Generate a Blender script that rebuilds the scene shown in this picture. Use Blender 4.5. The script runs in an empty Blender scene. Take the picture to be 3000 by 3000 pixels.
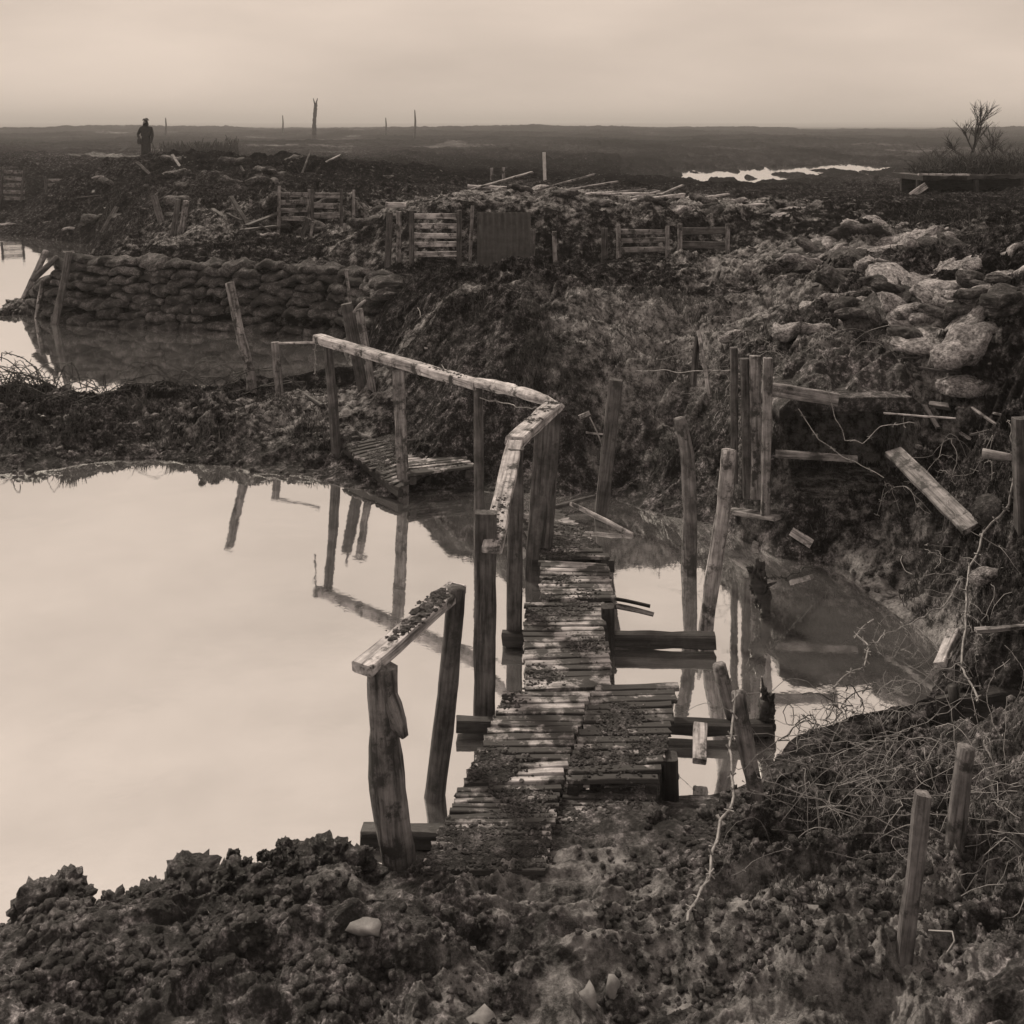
import bpy, math, random
import numpy as np
from mathutils import Vector, Matrix, noise as mnoise
S = bpy.context.scene
C = S.collection
R = math.radians
random.seed(7)
rng = np.random.default_rng(11)

# ------------------------------------------------------------------ camera, sky, sun, exposure
F, HZ, CH = 3150.0, 365.0, 3.0          # focal length and horizon row in photo pixels (3000 wide); camera height
cam = bpy.data.cameras.new('camera'); co = bpy.data.objects.new('camera', cam); C.objects.link(co)
co.location = (0, 0, CH); co.rotation_euler = (R(90), 0, 0)
cam.sensor_width = 36; cam.lens = 36*F/3000; cam.shift_y = -(1500-HZ)/3000
cam.clip_start = 0.05; cam.clip_end = 9000
S.camera = co
S.render.resolution_x = S.render.resolution_y = 1024
S.view_settings.view_transform = 'Standard'; S.view_settings.look = 'None'
S.view_settings.exposure = 0.0; S.view_settings.gamma = 1.0

SUN_EL, SUN_AZ = 45, -34                 # the sun stands ahead of the camera, to the left
TINT = (1.0, 0.83, 0.70, 1)
world = bpy.data.worlds.new('World'); S.world = world; world.use_nodes = True
nt = world.node_tree; nt.nodes.clear()
def N(t, kind, **kw):
    n = t.nodes.new(kind)
    for k, v in kw.items():
        if k[0] == '_': n.inputs[k[1:]].default_value = v
        else: setattr(n, k, v)
    return n
sky = N(nt, 'ShaderNodeTexSky', sky_type='NISHITA', sun_disc=False, sun_elevation=R(SUN_EL), sun_rotation=R(SUN_AZ), dust_density=4.0, air_density=1.2)
bw = N(nt, 'ShaderNodeRGBToBW'); nt.links.new(sky.outputs[0], bw.inputs[0])
tc = N(nt, 'ShaderNodeTexCoord')
mp = N(nt, 'ShaderNodeMapping'); mp.inputs['Scale'].default_value = (1.2, 1.2, 5.0)
nt.links.new(tc.outputs['Generated'], mp.inputs[0])
cl = N(nt, 'ShaderNodeTexNoise', _Scale=2.3, _Detail=6.0, _Roughness=0.5); nt.links.new(mp.outputs[0], cl.inputs['Vector'])
ov = N(nt, 'ShaderNodeMapRange'); ov.inputs['From Min'].default_value = .3; ov.inputs['From Max'].default_value = .7
ov.inputs['To Min'].default_value = 6.3; ov.inputs['To Max'].default_value = 8.6
nt.links.new(cl.outputs[0], ov.inputs[0])
mx = N(nt, 'ShaderNodeMix', data_type='FLOAT'); mx.inputs[0].default_value = 0.93     # thin even cloud over the clear sky
nt.links.new(bw.outputs[0], mx.inputs[2]); nt.links.new(ov.outputs[0], mx.inputs[3])
tn = N(nt, 'ShaderNodeVectorMath', operation='SCALE'); tn.inputs[0].default_value = TINT[:3]
nt.links.new(mx.outputs[0], tn.inputs['Scale'])
bg = N(nt, 'ShaderNodeBackground', _Strength=0.1); nt.links.new(tn.outputs[0], bg.inputs[0])
wo = N(nt, 'ShaderNodeOutputWorld'); nt.links.new(bg.outputs[0], wo.inputs[0])

sl = bpy.data.lights.new('sun', 'SUN'); sl.energy = 3.2; sl.angle = R(7); sl.color = (1, .87, .72)
so = bpy.data.objects.new('sun', sl); C.objects.link(so); so.location = (0, 0, 30)
az, el = R(SUN_AZ), R(SUN_EL)
sd = Vector((math.sin(az)*math.cos(el), math.cos(az)*math.cos(el), math.sin(el)))
so.rotation_euler = sd.to_track_quat('Z', 'Y').to_euler()

# ------------------------------------------------------------------ materials
def g(v): return (v, v*.985, v*1.0, 1)
def newmat(name):
    m = bpy.data.materials.new(name); m.use_nodes = True
    t = m.node_tree; t.nodes.clear()
    p = N(t, 'ShaderNodeBsdfPrincipled'); o = N(t, 'ShaderNodeOutputMaterial'); t.links.new(p.outputs[0], o.inputs[0])
    return m, t, p
def ramp(t, src, stops):
    r = N(t, 'ShaderNodeValToRGB'); e = r.color_ramp.elements
    while len(e) < len(stops): e.new(.5)
    for i, (x, c) in enumerate(stops): e[i].position = x; e[i].color = c if isinstance(c, tuple) else g(c)
    t.links.new(src, r.inputs[0]); return r
def noisen(t, vec, scale, detail=6, rough=.6):
    n = N(t, 'ShaderNodeTexNoise', _Scale=scale, _Detail=detail, _Roughness=rough); t.links.new(vec, n.inputs['Vector']); return n
def mixc(t, fac, a, b, mode='MIX'):
    m = N(t, 'ShaderNodeMix', data_type='RGBA', blend_type=mode)
    for s, k in ((fac, 0), (a, 6), (b, 7)):
        if isinstance(s, (float, int)): m.inputs[k].default_value = s
        elif isinstance(s, tuple): m.inputs[k].default_value = s
        else: t.links.new(s, m.inputs[k])
    return m.outputs[2]
def bump(t, p, src, strength, dist):
    b = N(t, 'ShaderNodeBump', _Strength=strength, _Distance=dist); t.links.new(src, b.inputs['Height']); t.links.new(b.outputs[0], p.inputs['Normal'])

def mud_mat(name, lo, mid, hi, rlo=.28, rhi=.85, pale=.4):
    m, t, p = newmat(name); c = N(t, 'ShaderNodeTexCoord').outputs['Object']
    n1 = noisen(t, c, 11, 9, .75); n2 = noisen(t, c, 1.1, 6, .65); n3 = noisen(t, c, 55, 5, .7); n4 = noisen(t, c, .6, 5, .6)
    r1 = ramp(t, n1.outputs[0], [(.38, lo), (.50, mid), (.66, hi)])
    r3 = ramp(t, n3.outputs[0], [(.36, .35), (.5, .9), (.66, 2.6)])
    r2 = ramp(t, n2.outputs[0], [(.38, .5), (.62, 1.35)])
    col = mixc(t, 1.0, mixc(t, 1.0, r1.outputs[0], r3.outputs[0], 'MULTIPLY'), r2.outputs[0], 'MULTIPLY')
    cv = N(t, 'ShaderNodeAttribute', attribute_name='painted_shade')
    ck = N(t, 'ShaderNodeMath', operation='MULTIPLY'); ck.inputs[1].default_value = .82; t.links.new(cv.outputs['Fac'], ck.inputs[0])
    col = mixc(t, ck.outputs[0], col, g(.008))  # near-black mixed in as painted shade, in place of unlit relief
    dry = ramp(t, n4.outputs[0], [(.54, 0.0), (.64, 1.0)])
    spk = ramp(t, n1.outputs[0], [(.40, mid), (.60, pale)])
    k = N(t, 'ShaderNodeMath', operation='MULTIPLY'); t.links.new(dry.outputs[0], k.inputs[0]); ic = N(t, 'ShaderNodeMath', operation='MULTIPLY_ADD'); ic.inputs[1].default_value = -.24; ic.inputs[2].default_value = .25; t.links.new(cv.outputs['Fac'], ic.inputs[0]); t.links.new(ic.outputs[0], k.inputs[1])
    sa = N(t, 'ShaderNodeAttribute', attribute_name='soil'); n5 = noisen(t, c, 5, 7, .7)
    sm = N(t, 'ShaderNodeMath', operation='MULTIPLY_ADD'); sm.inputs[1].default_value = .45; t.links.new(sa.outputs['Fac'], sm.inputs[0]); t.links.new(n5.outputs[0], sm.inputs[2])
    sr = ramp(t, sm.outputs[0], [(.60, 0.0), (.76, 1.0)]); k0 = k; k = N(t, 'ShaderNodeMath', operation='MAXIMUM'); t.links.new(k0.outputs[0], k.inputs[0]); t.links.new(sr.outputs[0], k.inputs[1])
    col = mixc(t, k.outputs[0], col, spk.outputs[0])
    t.links.new(col, p.inputs['Base Color'])
    rr = ramp(t, n2.outputs[0], [(.35, rlo), (.6, rhi)]); t.links.new(rr.outputs[0], p.inputs['Roughness'])
    sp_ = N(t, 'ShaderNodeMapRange'); sp_.inputs['To Min'].default_value = .4; sp_.inputs['To Max'].default_value = 0.0; sp_.inputs['From Max'].default_value = .6
    t.links.new(cv.outputs['Fac'], sp_.inputs[0]); t.links.new(sp_.outputs[0], p.inputs['Specular IOR Level'])
    h = N(t, 'ShaderNodeMath', operation='MULTIPLY_ADD'); h.inputs[1].default_value = .35
    t.links.new(n3.outputs[0], h.inputs[0]); t.links.new(n1.outputs[0], h.inputs[2])
    bump(t, p, h.outputs[0], 1.0, .05)
    return m
M = {}
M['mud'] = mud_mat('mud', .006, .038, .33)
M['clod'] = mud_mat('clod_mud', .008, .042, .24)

def wood_mat(name, lo, hi, muddy=.5, rough=.75, mscale=7):
    m, t, p = newmat(name); c = N(t, 'ShaderNodeTexCoord').outputs['Object']
    oi = N(t, 'ShaderNodeObjectInfo')
    ad = N(t, 'ShaderNodeVectorMath', operation='ADD'); t.links.new(c, ad.inputs[0]); 
    sc = N(t, 'ShaderNodeVectorMath', operation='SCALE'); sc.inputs['Scale'].default_value = 17
    cx = N(t, 'ShaderNodeCombineXYZ'); t.links.new(oi.outputs['Random'], cx.inputs[0]); t.links.new(oi.outputs['Random'], cx.inputs[1])
    t.links.new(cx.outputs[0], sc.inputs[0]); t.links.new(sc.outputs[0], ad.inputs[1])
    v = ad.outputs[0]
    mpp = N(t, 'ShaderNodeMapping'); mpp.inputs['Scale'].default_value = (3, 45, 45); t.links.new(v, mpp.inputs[0])
    gr = noisen(t, mpp.outputs[0], 1.0, 6, .65)
    bl = noisen(t, v, 9, 6, .65); md = noisen(t, v, mscale, 7, .7)
    a = ramp(t, gr.outputs[0], [(.34, lo*.45), (.5, (lo+hi)/2), (.66, hi)])
    b = ramp(t, bl.outputs[0], [(.35, .45), (.6, 1.15)])
    col = mixc(t, 1.0, a.outputs[0], b.outputs[0], 'MULTIPLY')
    k = ramp(t, md.outputs[0], [(muddy-.03, 0.0), (muddy+.05, 1.0)])
    col = mixc(t, k.outputs[0], col, g(.04))
    t.links.new(col, p.inputs['Base Color']); p.inputs['Roughness'].default_value = rough
    p.inputs['Specular IOR Level'].default_value = .3
    h = N(t, 'ShaderNodeMath', operation='ADD'); t.links.new(gr.outputs[0], h.inputs[0]); t.links.new(md.outputs[0], h.inputs[1])
    bump(t, p, h.outputs[0], .6, .012)
    return m
M['plank'] = wood_mat('weathered_plank', .25, .62, .56)
M['slat'] = wood_mat('duckboard_slat_wood', .20, .54, .475, .7, 5)
M['slatmud'] = wood_mat('muddy_slat_wood', .15, .45, .43, .75, 6)
M['post'] = wood_mat('dark_post_wood', .04, .14, .60)
M['postlight'] = wood_mat('pale_post_wood', .12, .34, .54)
M['peeled'] = wood_mat('peeled_log_wood', .16, .46, .55)
M['bark'] = wood_mat('log_bark', .07, .26, .55)
M['wet'] = wood_mat('wet_black_timber', .02, .05, .6, .45)

def simple(name, lo, hi, sc, rough=.8, b=.4, bd=.01):
    m, t, p = newmat(name); c = N(t, 'ShaderNodeTexCoord').outputs['Object']
    n1 = noisen(t, c, sc, 6, .65); r = ramp(t, n1.outputs[0], [(.35, lo), (.65, hi)])
    t.links.new(r.outputs[0], p.inputs['Base Color']); p.inputs['Roughness'].default_value = rough
    bump(t, p, n1.outputs[0], b, bd); return m
def sack_mat(name, lo, hi, muddy):
    m, t, p = newmat(name); tcn = N(t, 'ShaderNodeTexCoord'); c = tcn.outputs['Object']; oi = N(t, 'ShaderNodeObjectInfo')
    ad = N(t, 'ShaderNodeVectorMath', operation='MULTIPLY_ADD'); t.links.new(c, ad.inputs[0]); ad.inputs[1].default_value = (1, 1, 1)
    sc = N(t, 'ShaderNodeVectorMath', operation='SCALE'); sc.inputs[0].default_value = (13, 7, 5); t.links.new(oi.outputs['Random'], sc.inputs['Scale']); t.links.new(sc.outputs[0], ad.inputs[2])
    v = ad.outputs[0]; n1 = noisen(t, v, 4, 8, .7); n2 = noisen(t, v, 3.1, 7, .7); n3 = noisen(t, v, 22, 5, .7)
    a = ramp(t, n1.outputs[0], [(.36, lo), (.64, hi)]); b = ramp(t, n3.outputs[0], [(.38, .4), (.62, 1.5)])
    col = mixc(t, 1.0, a.outputs[0], b.outputs[0], 'MULTIPLY')
    k = ramp(t, n2.outputs[0], [(muddy-.05, 0.0), (muddy+.06, 1.0)])
    t.links.new(mixc(t, k.outputs[0], col, g(.03)), p.inputs['Base Color']); p.inputs['Roughness'].default_value = .9; p.inputs['Specular IOR Level'].default_value = .2
    h = N(t, 'ShaderNodeMath', operation='MULTIPLY_ADD'); h.inputs[1].default_value = .4; t.links.new(n3.outputs[0], h.inputs[0]); t.links.new(n1.outputs[0], h.inputs[2])
    bump(t, p, h.outputs[0], .8, .07); return m
M['sack'] = sack_mat('sandbag_cloth', .045, .19, .52)
M['sackpale'] = sack_mat('pale_sandbag_cloth', .15, .45, .56)
M['sackdark'] = sack_mat('damp_sandbag_cloth', .04, .14, .50)
M['wire'] = simple('rusted_wire', .12, .32, 30, .6, .1, .002)
M['brush'] = simple('dry_stem', .14, .34, 20, .8, .1, .002)
M['darkstem'] = simple('dark_stem', .02, .06, 20, .8, .1, .002)
M['grass'] = simple('withered_grass', .010, .10, 5, .8, .1, .002)
M['whitewood'] = simple('whitewashed_wood', .5, .75, 8)
M['stone'] = simple('pale_stone', .09, .26, 12, .7, .5, .01)
M['iron'] = simple('blackened_iron', .015, .05, 12, .55, .3, .005)
M['cloth'] = simple('dark_wool', .015, .035, 20, .9, .2, .005)
M['skin'] = simple('skin', .25, .3, 20, .7, .1, .002)

m, t, p = newmat('pond_water'); M['water'] = m
t.nodes.remove(p); out = [n for n in t.nodes if n.type == 'OUTPUT_MATERIAL'][0]
c = N(t, 'ShaderNodeTexCoord').outputs['Object']
df = N(t, 'ShaderNodeBsdfDiffuse'); df.inputs[0].default_value = g(.2)
gl = N(t, 'ShaderNodeBsdfGlossy', _Roughness=.025); gl.inputs[0].default_value = (1, 1, 1, 1)
lw = N(t, 'ShaderNodeLayerWeight', _Blend=.5)
mr = N(t, 'ShaderNodeMapRange'); mr.inputs['From Min'].default_value = .3; mr.inputs['From Max'].default_value = .9
mr.inputs['To Min'].default_value = .70; mr.inputs['To Max'].default_value = .93
t.links.new(lw.outputs['Facing'], mr.inputs[0])
wn = noisen(t, c, .9, 3, .5); w3 = noisen(t, c, 9, 4, .6); wa = N(t, 'ShaderNodeMath', operation='MULTIPLY_ADD'); wa.inputs[1].default_value = .09; t.links.new(w3.outputs[0], wa.inputs[0]); t.links.new(wn.outputs[0], wa.inputs[2])
bp = N(t, 'ShaderNodeBump', _Strength=.35, _Distance=.012); t.links.new(wa.outputs[0], bp.inputs['Height'])
sc_ = noisen(t, c, 1.7, 7, .65); scr = ramp(t, sc_.outputs[0], [(.35, .12), (.7, .34)]); t.links.new(scr.outputs[0], df.inputs[0])
t.links.new(bp.outputs[0], gl.inputs['Normal'])
ms = N(t, 'ShaderNodeMixShader'); t.links.new(mr.outputs[0], ms.inputs[0]); t.links.new(df.outputs[0], ms.inputs[1]); t.links.new(gl.outputs[0], ms.inputs[2])
t.links.new(ms.outputs[0], out.inputs[0])

# ------------------------------------------------------------------ numpy noise
def _h(ix, iy, s):
    a = (ix.astype(np.int64)*374761393 + iy.astype(np.int64)*668265263 + s*1274126177) & 0xffffffff
    a = ((a ^ (a >> 13))*1274126177) & 0xffffffff
    return ((a ^ (a >> 16)) & 0xffffff)/float(0xffffff)
def vn(x, y, s=0):
    ix = np.floor(x); iy = np.floor(y); fx = x-ix; fy = y-iy
    u = fx*fx*(3-2*fx); v = fy*fy*(3-2*fy)
    a = _h(ix, iy, s); b = _h(ix+1, iy, s); c_ = _h(ix, iy+1, s); d_ = _h(ix+1, iy+1, s)
    return ((a*(1-u)+b*u)*(1-v) + (c_*(1-u)+d_*u)*v)*2-1
def fbm(x, y, o=4, s=0, gain=.5):
    r = 0; a = 1; ca, sa = math.cos(.6), math.sin(.6)
    for i in range(o):
        r = r+a*vn(x, y, s+i); x, y = (x*ca-y*sa)*2.03+5.1, (x*sa+y*ca)*2.03+1.7; a *= gain
    return r
def worley(x, y, s=0):
    ix = np.floor(x); iy = np.floor(y); best = np.full(np.shape(x), 9.0)
    for dx in (-1, 0, 1):
        for dy in (-1, 0, 1):
            cx = ix+dx; cy = iy+dy
            px = cx+_h(cx, cy, s); py = cy+_h(cx, cy, s+77)
            best = np.minimum(best, (px-x)**2+(py-y)**2)
    return np.sqrt(best)

# ------------------------------------------------------------------ from the photograph's layout to metres
def P(X, Y, z=0.0):                       # point of height z seen at (X, Y)
    d = (CH-z)*F/(Y-HZ); return Vector(((X-1500)/F*d, d, z))
def D(X, Y, d): return Vector(((X-1500)/F*d, d, CH-(Y-HZ)/F*d))

WATER = [
 [(-2600,1420),(-900,1400),(0,1388),(200,1365),(400,1345),(700,1372),(900,1402),(1000,1425),(1150,1452),(1300,1450),(1420,1440),(1520,1440),(1640,1452),(1740,1440),(1850,1485),(1950,1512),(2080,1530),(2150,1560),(2280,1632),(2400,1650),(2480,1675),(2530,1725),(2600,1790),(2700,1850),(2745,1900),(2735,1970),(2705,2040),(2690,2075),(2600,2085),(2480,2095),(2400,2120),(2310,2160),(2255,2225),(2210,2280),(2150,2305),(2080,2330),(1985,2345),(1900,2335),(1800,2350),(1680,2420),(1500,2500),(1300,2545),(1200,2545),(1080,2510),(900,2515),(750,2570),(550,2575),(350,2650),(200,2655),(80,2700),(0,2725),(-300,2820),(-900,2950),(-2600,2980)],
 [(-2600,1250),(-600,1180),(0,1168),(150,1165),(260,1190),(300,1155),(480,1152),(700,1140),(850,1122),(1000,1108),(1045,1085),(1060,1040),(1030,1000),(960,985),(800,970),(500,960),(300,952),(150,935),(30,905),(70,880),(170,855),(240,800),(252,760),(235,715),(100,695),(0,690),(-500,700),(-2600,700)],
 [(835,1158),(900,1140),(1000,1132),(1040,1135),(1035,1152),(930,1170),(850,1172)],
 [(1985,525),(2080,497),(2200,491),(2350,484),(2500,481),(2620,478),(2600,499),(2480,502),(2350,516),(2200,520),(2120,533)],
]
WP = [np.array([tuple(P(a, b))[:2] for a, b in poly]) for poly in WATER]
def sdist(x, y):                          # signed distance to water, negative inside
    best = np.full(x.shape, 1e9); ins = np.zeros(x.shape, bool)
    for poly in WP:
        n = len(poly); inn = np.zeros(x.shape, bool)
        for i in range(n):
            ax, ay = poly[i]; bx, by = poly[(i+1) % n]
            ex, ey = bx-ax, by-ay; L2 = ex*ex+ey*ey
            tt = np.clip(((x-ax)*ex+(y-ay)*ey)/L2, 0, 1)
            best = np.minimum(best, (x-ax-tt*ex)**2+(y-ay-tt*ey)**2)
            cr = (ay > y) != (by > y)
            if ey != 0: inn ^= cr & (x < ex*(y-ay)/ey+ax)
        ins |= inn
    s = np.sqrt(best); return np.where(ins, -s, s)

CP = [(0,3000,.25),(700,3000,.3),(1500,3000,.34),(2300,3000,.42),(3000,3000,.6),(300,2750,.2),(1000,2650,.2),(1500,2700,.22),(1700,2550,.2),(1650,2470,.17),(1800,2420,.175),(1800,2500,.2),(1450,2560,.225),(1250,2590,.215),(1500,2520,.2),(1880,2380,.16),(2000,2550,.2),(2400,2500,.3),(2900,2550,.5),(2900,2800,.45),(2450,2800,.45),(2700,2650,.38),
 (2100,2420,.14),(2300,2250,.15),(2600,2200,.2),(2800,2200,.32),(3000,2200,.5),(2950,2060,.35),(2850,2000,.15),(3000,1980,.3),(3000,1810,.62),(2850,1800,.42),(3200,1800,.8),(3200,2300,.8),(3300,2800,.9),
 (2750,1750,.22),(3000,1500,.85),(3000,1250,1.2),(3000,1000,1.55),(3000,850,1.7),(2800,1550,.5),(2700,1420,.62),(2700,1200,1.02),(2620,1690,.12),(2500,1600,.2),(2350,1520,.28),(2200,1420,.42),(2080,1350,.42),
 (2300,1080,1.05),(2500,1060,1.15),(2150,1050,.98),(2300,950,1.3),(2500,900,1.45),(2800,920,1.6),(2650,820,1.62),(2450,700,1.7),(2700,700,1.78),(2950,760,1.8),(2300,800,1.42),(2200,880,1.2),(2000,900,1.08),(2000,1060,.8),(1900,1250,.42),(1880,1400,.15),(1750,1350,.22),
 (1700,1200,.6),(1500,1380,.12),(1600,1040,1.0),(1700,900,1.28),(1500,900,1.27),(1300,930,1.1),(1150,930,.75),(1120,1010,.45),(1120,1120,.25),(1250,1250,.25),(1350,1120,.75),(1400,1330,.2),(1200,870,1.15),(1300,838,1.36),(1450,836,1.39),(1600,836,1.39),(1750,836,1.38),(1900,836,1.38),(2050,830,1.38),(1400,800,1.32),(1700,798,1.32),(2000,796,1.34),
 (1200,770,1.0),(1400,775,1.0),(1600,770,1.03),(1800,765,1.07),(2000,760,1.1),(2150,750,1.15),
 (0,1260,.2),(300,1250,.2),(600,1240,.22),(900,1260,.2),(1100,1290,.2),(-800,1280,.25),
 (300,750,.9),(420,748,1.0),(700,752,1.0),(950,752,1.0),(1120,750,1.05),(260,800,.55),(180,880,.35),
 (0,625,.1),(150,630,.1),(230,660,.15),(0,660,.05),(300,650,.75),(300,700,.6),(350,600,1.25),(1000,640,1.25),(900,700,1.05),(650,700,1.05),
 (0,485,1.5),(120,480,1.5),(-500,490,1.4),(-500,640,.1),(100,455,1.15),(-1500,600,.6),
 (1300,560,1.6),(1600,565,1.55),(1900,575,1.5),(2200,600,1.45),(1300,500,1.35),(1700,510,1.3),(2300,565,1.3),(2000,550,1.2),(2600,600,1.5),(2900,620,1.6),(2900,560,1.45),(2600,540,.9),(2300,540,.6),(2100,545,.7),(2500,535,.6),(2900,500,.9),
 (1300,450,.9),(700,440,.9),(100,430,.9),(2000,450,.5),(2600,450,.5),(3200,480,.9),(3600,700,1.9),(3600,1200,1.7),(3700,1700,1.4)]
cw = [P(*q) for q in CP]
for xx, dd, zz in [(-3,1,.3),(0,1,.45),(3,1,.9),(-8,3,.3),(8,4,1.6),(14,9,2),(-14,10,.3),(-1.5,120,.7),(-40,110,.8),(45,110,.8),(0,200,.7),(-90,200,.7),(90,200,.7)]: cw.append(Vector((xx, dd, zz)))
for X, zt in [(1180,1.66),(1300,1.7),(1450,1.7),(1600,1.66),(1750,1.6),(1900,1.58),(2050,1.55),(2160,1.5)]: cw.append(Vector(((X-1500)/F*16.4, 16.4, zt)))
for X in range(1160, 2180, 110): cw.append(Vector(((X-1500)/F*15.75, 15.75, .98))); cw.append(Vector(((X-1500)/F*14.2, 14.2, 1.0)))
for X in range(790, 1060, 80): cw.append(Vector(((X-1500)/F*18.75, 18.75, 1.2))); cw.append(Vector(((X-1500)/F*19.5, 19.5, 1.7)))
for X, dd, zz in [(190,31,1.2),(240,32,1.75),(300,32,1.98),(430,33,1.95),(600,33,2.05),(720,33,2.02),(850,32,2.02),(960,31,1.95),(1060,29,1.85),(1120,27,1.5),(1200,26,1.45),(350,27,1.7),(500,27,1.7),(700,27,1.72),(900,27,1.75),(350,23,1.3),(550,22.5,1.3),(700,22.5,1.3),(230,24,.7),(150,34,.5),(300,38,1.5),(600,40,1.5),(900,38,1.4),(1150,36,1.3)]: cw.append(Vector(((X-1500)/F*dd, dd, zz)))
for x in (1.75, 2.1, 2.5, 2.9, 3.1): cw.append(Vector((x, 7.5, .40))); cw.append(Vector((x, 7.95, 1.1)))
cw = np.array([tuple(v) for v in cw])
def lp(x, y): dd = np.maximum(y, .3); return x/dd*1.0, np.log(dd)*1.0
cu, cv = lp(cw[:, 0], cw[:, 1])
A = np.sqrt((cu[:, None]-cu)**2+(cv[:, None]-cv)**2)
n_ = len(cw); B = np.zeros((n_+1, n_+1)); B[:n_, :n_] = A+np.eye(n_)*(-.004); B[n_, :n_] = 1; B[:n_, n_] = 1
sol = np.linalg.solve(B, np.append(cw[:, 2], 0))
DUG = (2.0, 2.9, 7.5, 8.4)            # the dugout cut into the bank: x0, x1, y0, y1
BOX = (2.05, 3.3, 4.75, 5.35)             # the pit at the right-hand edge
def height(x, y, detail=True, cut=True):
    x = np.asarray(x, float); y = np.asarray(y, float)
    u, v = lp(x, y); u = np.clip(u, -1.6, 1.6); v = np.minimum(v, math.log(200))
    hb = np.full(x.shape, sol[-1])
    for i in range(n_): hb += sol[i]*np.sqrt((u-cu[i])**2+(v-cv[i])**2)
    hb = np.clip(hb, .03, 2.6)
    far = np.clip((y-40)/120, 0, 1)
    sc = np.clip(y/9, .35, 30)
    s = sdist(x, y)+fbm(x/.35/np.sqrt(sc), y/.35/np.sqrt(sc), 4, 5)*.05*sc*np.where(y > 30, .3, 1)+np.where((y > 46) & (y < 110), 4.6*fbm(x/.9, y/5, 4, 301)-.9, 0)
    L = np.clip(.17*(y/4.5), .14, .55); L = np.where((y > 13) & (y < 20) & (x < -.8), .28, L)
    L = np.where(y > 40, np.where((u > .1) & (y < 110), 9.0, 2.5), L)
    wet = s < 0
    k = 1-np.exp(-np.maximum(s, 0)/L)
    land = hb*k
    flat = np.clip(np.minimum.reduce([(x+.95)/.15, (1.02-x)/.15, (y-3.9)/.3]), 0, 1)*(y < 5.6)        # trodden ground at the foot of the boards
    if detail:
        wx = x+fbm(x/.25, y/.25, 3, 40)*.07; wy = y+fbm(x/.25, y/.25, 3, 45)*.07
        big = fbm(x/1.3, y/1.1, 3, 11)*.07+(np.abs(fbm(wx/.75, wy/.5, 2, 13))*.11-.045)
        med = (1-np.abs(fbm(wx/.42, wy/.26, 5, 23, .55)))*.13-.075
        w1 = np.clip(.6-worley(wx/.15, wy/.11, 31), -.2, 1)*.055*np.clip(vn(x/.5, y/.4, 90)*1.6+.45, 0, 1)
        w2 = (1-np.abs(fbm(wx/.075, wy/.055, 4, 37, .6)))*.036-.02
        fn = fbm(x/.026, y/.022, 3, 41, .65)*.010
        a = np.clip(16/y, 0, 1)
        rm = np.clip(vn(x/.55+3, y/.38, 93)*1.4+.5+.5*vn(x/.2, y/.15, 95), .12, 1.1)
        nz = big+med*(.6+.4*rm)+(w1+w2*.8)*a*rm+fn*a*(.35+.65*rm)
        rk = np.clip((u-.25)/.15, 0, 1)*np.clip((12-y)/3, 0, 1)*np.clip((y-6)/1, 0, 1)
        nz = nz+(.62-worley(wx/.42, wy/.36, 61))*.15*np.clip((y-7.6)/1.5, 0, 1)*np.clip((15.5-y)/1.5, 0, 1)*np.clip(.55+1.2*vn(x/1.1, y/.9, 66), 0, 1)
        led = (.42-np.abs(fbm(wx/.55+7, wy/.24+2, 3, 131, .5)))*.12*np.clip((5.6-y)/1.0, 0, 1)*np.clip(.5+1.3*vn(x/.9, y/.5, 133), .1, 1)
        nz = nz+led*np.where((x > -.9) & (x < .9) & (y > 3.8), .25, 1)
        nz = nz*(1+.7*rk)
        nz = nz*(1-.62*flat)*np.clip((y-1.6)/2.2, .45, 1)
        mid = fbm(x/2.6, y/2.2, 4, 51)*.05*np.clip((y-10)/6, 0, 1)+(1-np.abs(fbm(x/1.1, y/1.0, 4, 55, .6))-.6)*.22*np.clip((y-18)/4, 0, 1)*np.clip((38-y)/5, 0, 1)*np.clip((-u-.05)/.06, 0, 1)*np.clip((.43+u)/.03, 0, 1)
        fm = fbm(x/19, y/26, 5, 61, .55)*.42*far*np.where((u > .12) & (y < 75), .3, 1) + fbm(x/3.2, y/4.5, 5, 71, .6)*.16*np.clip((y-22)/30, 0, 1)*np.where((u > .12) & (y < 75) & (y > 30), .4, 1)
        land = land+(nz+mid+fm)*np.clip(k*1.3, 0.15, 1)
    land = land+np.where((y < 4.5) & (y > 3.5), .011*np.sin(2*math.pi*(y+.04*x)/.088)*np.clip(np.minimum((x+.32)/.06, (.56-x)/.06), 0, 1)*np.clip(np.minimum((y-3.5)/.3, 1), 0, 1), 0)
    # far rise
    rg = np.exp(-((y-330)/95)**2)*(1.35+.7*fbm(x/55, y/160, 4, 81)+.25*np.clip(-u*3, -1, 1)*.8)
    land = land+rg-np.clip((y-420)/300, 0, 1)*.6+np.clip((y-1500)/1200, 0, 1)*8.5*(.9+.35*vn(x/500, y/900, 3))
    land = np.where(s > .02, np.maximum(land, .012), land)
    hh = np.where(wet, np.maximum(s*.9, -.6), land)
    if not cut: return hh
    dx = np.minimum(x-DUG[0], DUG[1]-x); dy = np.minimum(y-DUG[2], DUG[3]-y)
    c1 = np.clip(np.minimum(dx, dy)/.05, 0, 1); hh = hh*(1-c1)+np.minimum(hh, .36)*c1
    dx = np.minimum(x-BOX[0], BOX[1]-x); dy = np.minimum(y-BOX[2], BOX[3]-y)
    c1 = np.clip(np.minimum(dx, dy)/.04, 0, 1); hh = hh*(1-c1)+np.minimum(hh, -.25)*c1
    return hh
def hz(x, y): return float(height(np.array([x]), np.array([y]))[0])
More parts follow.
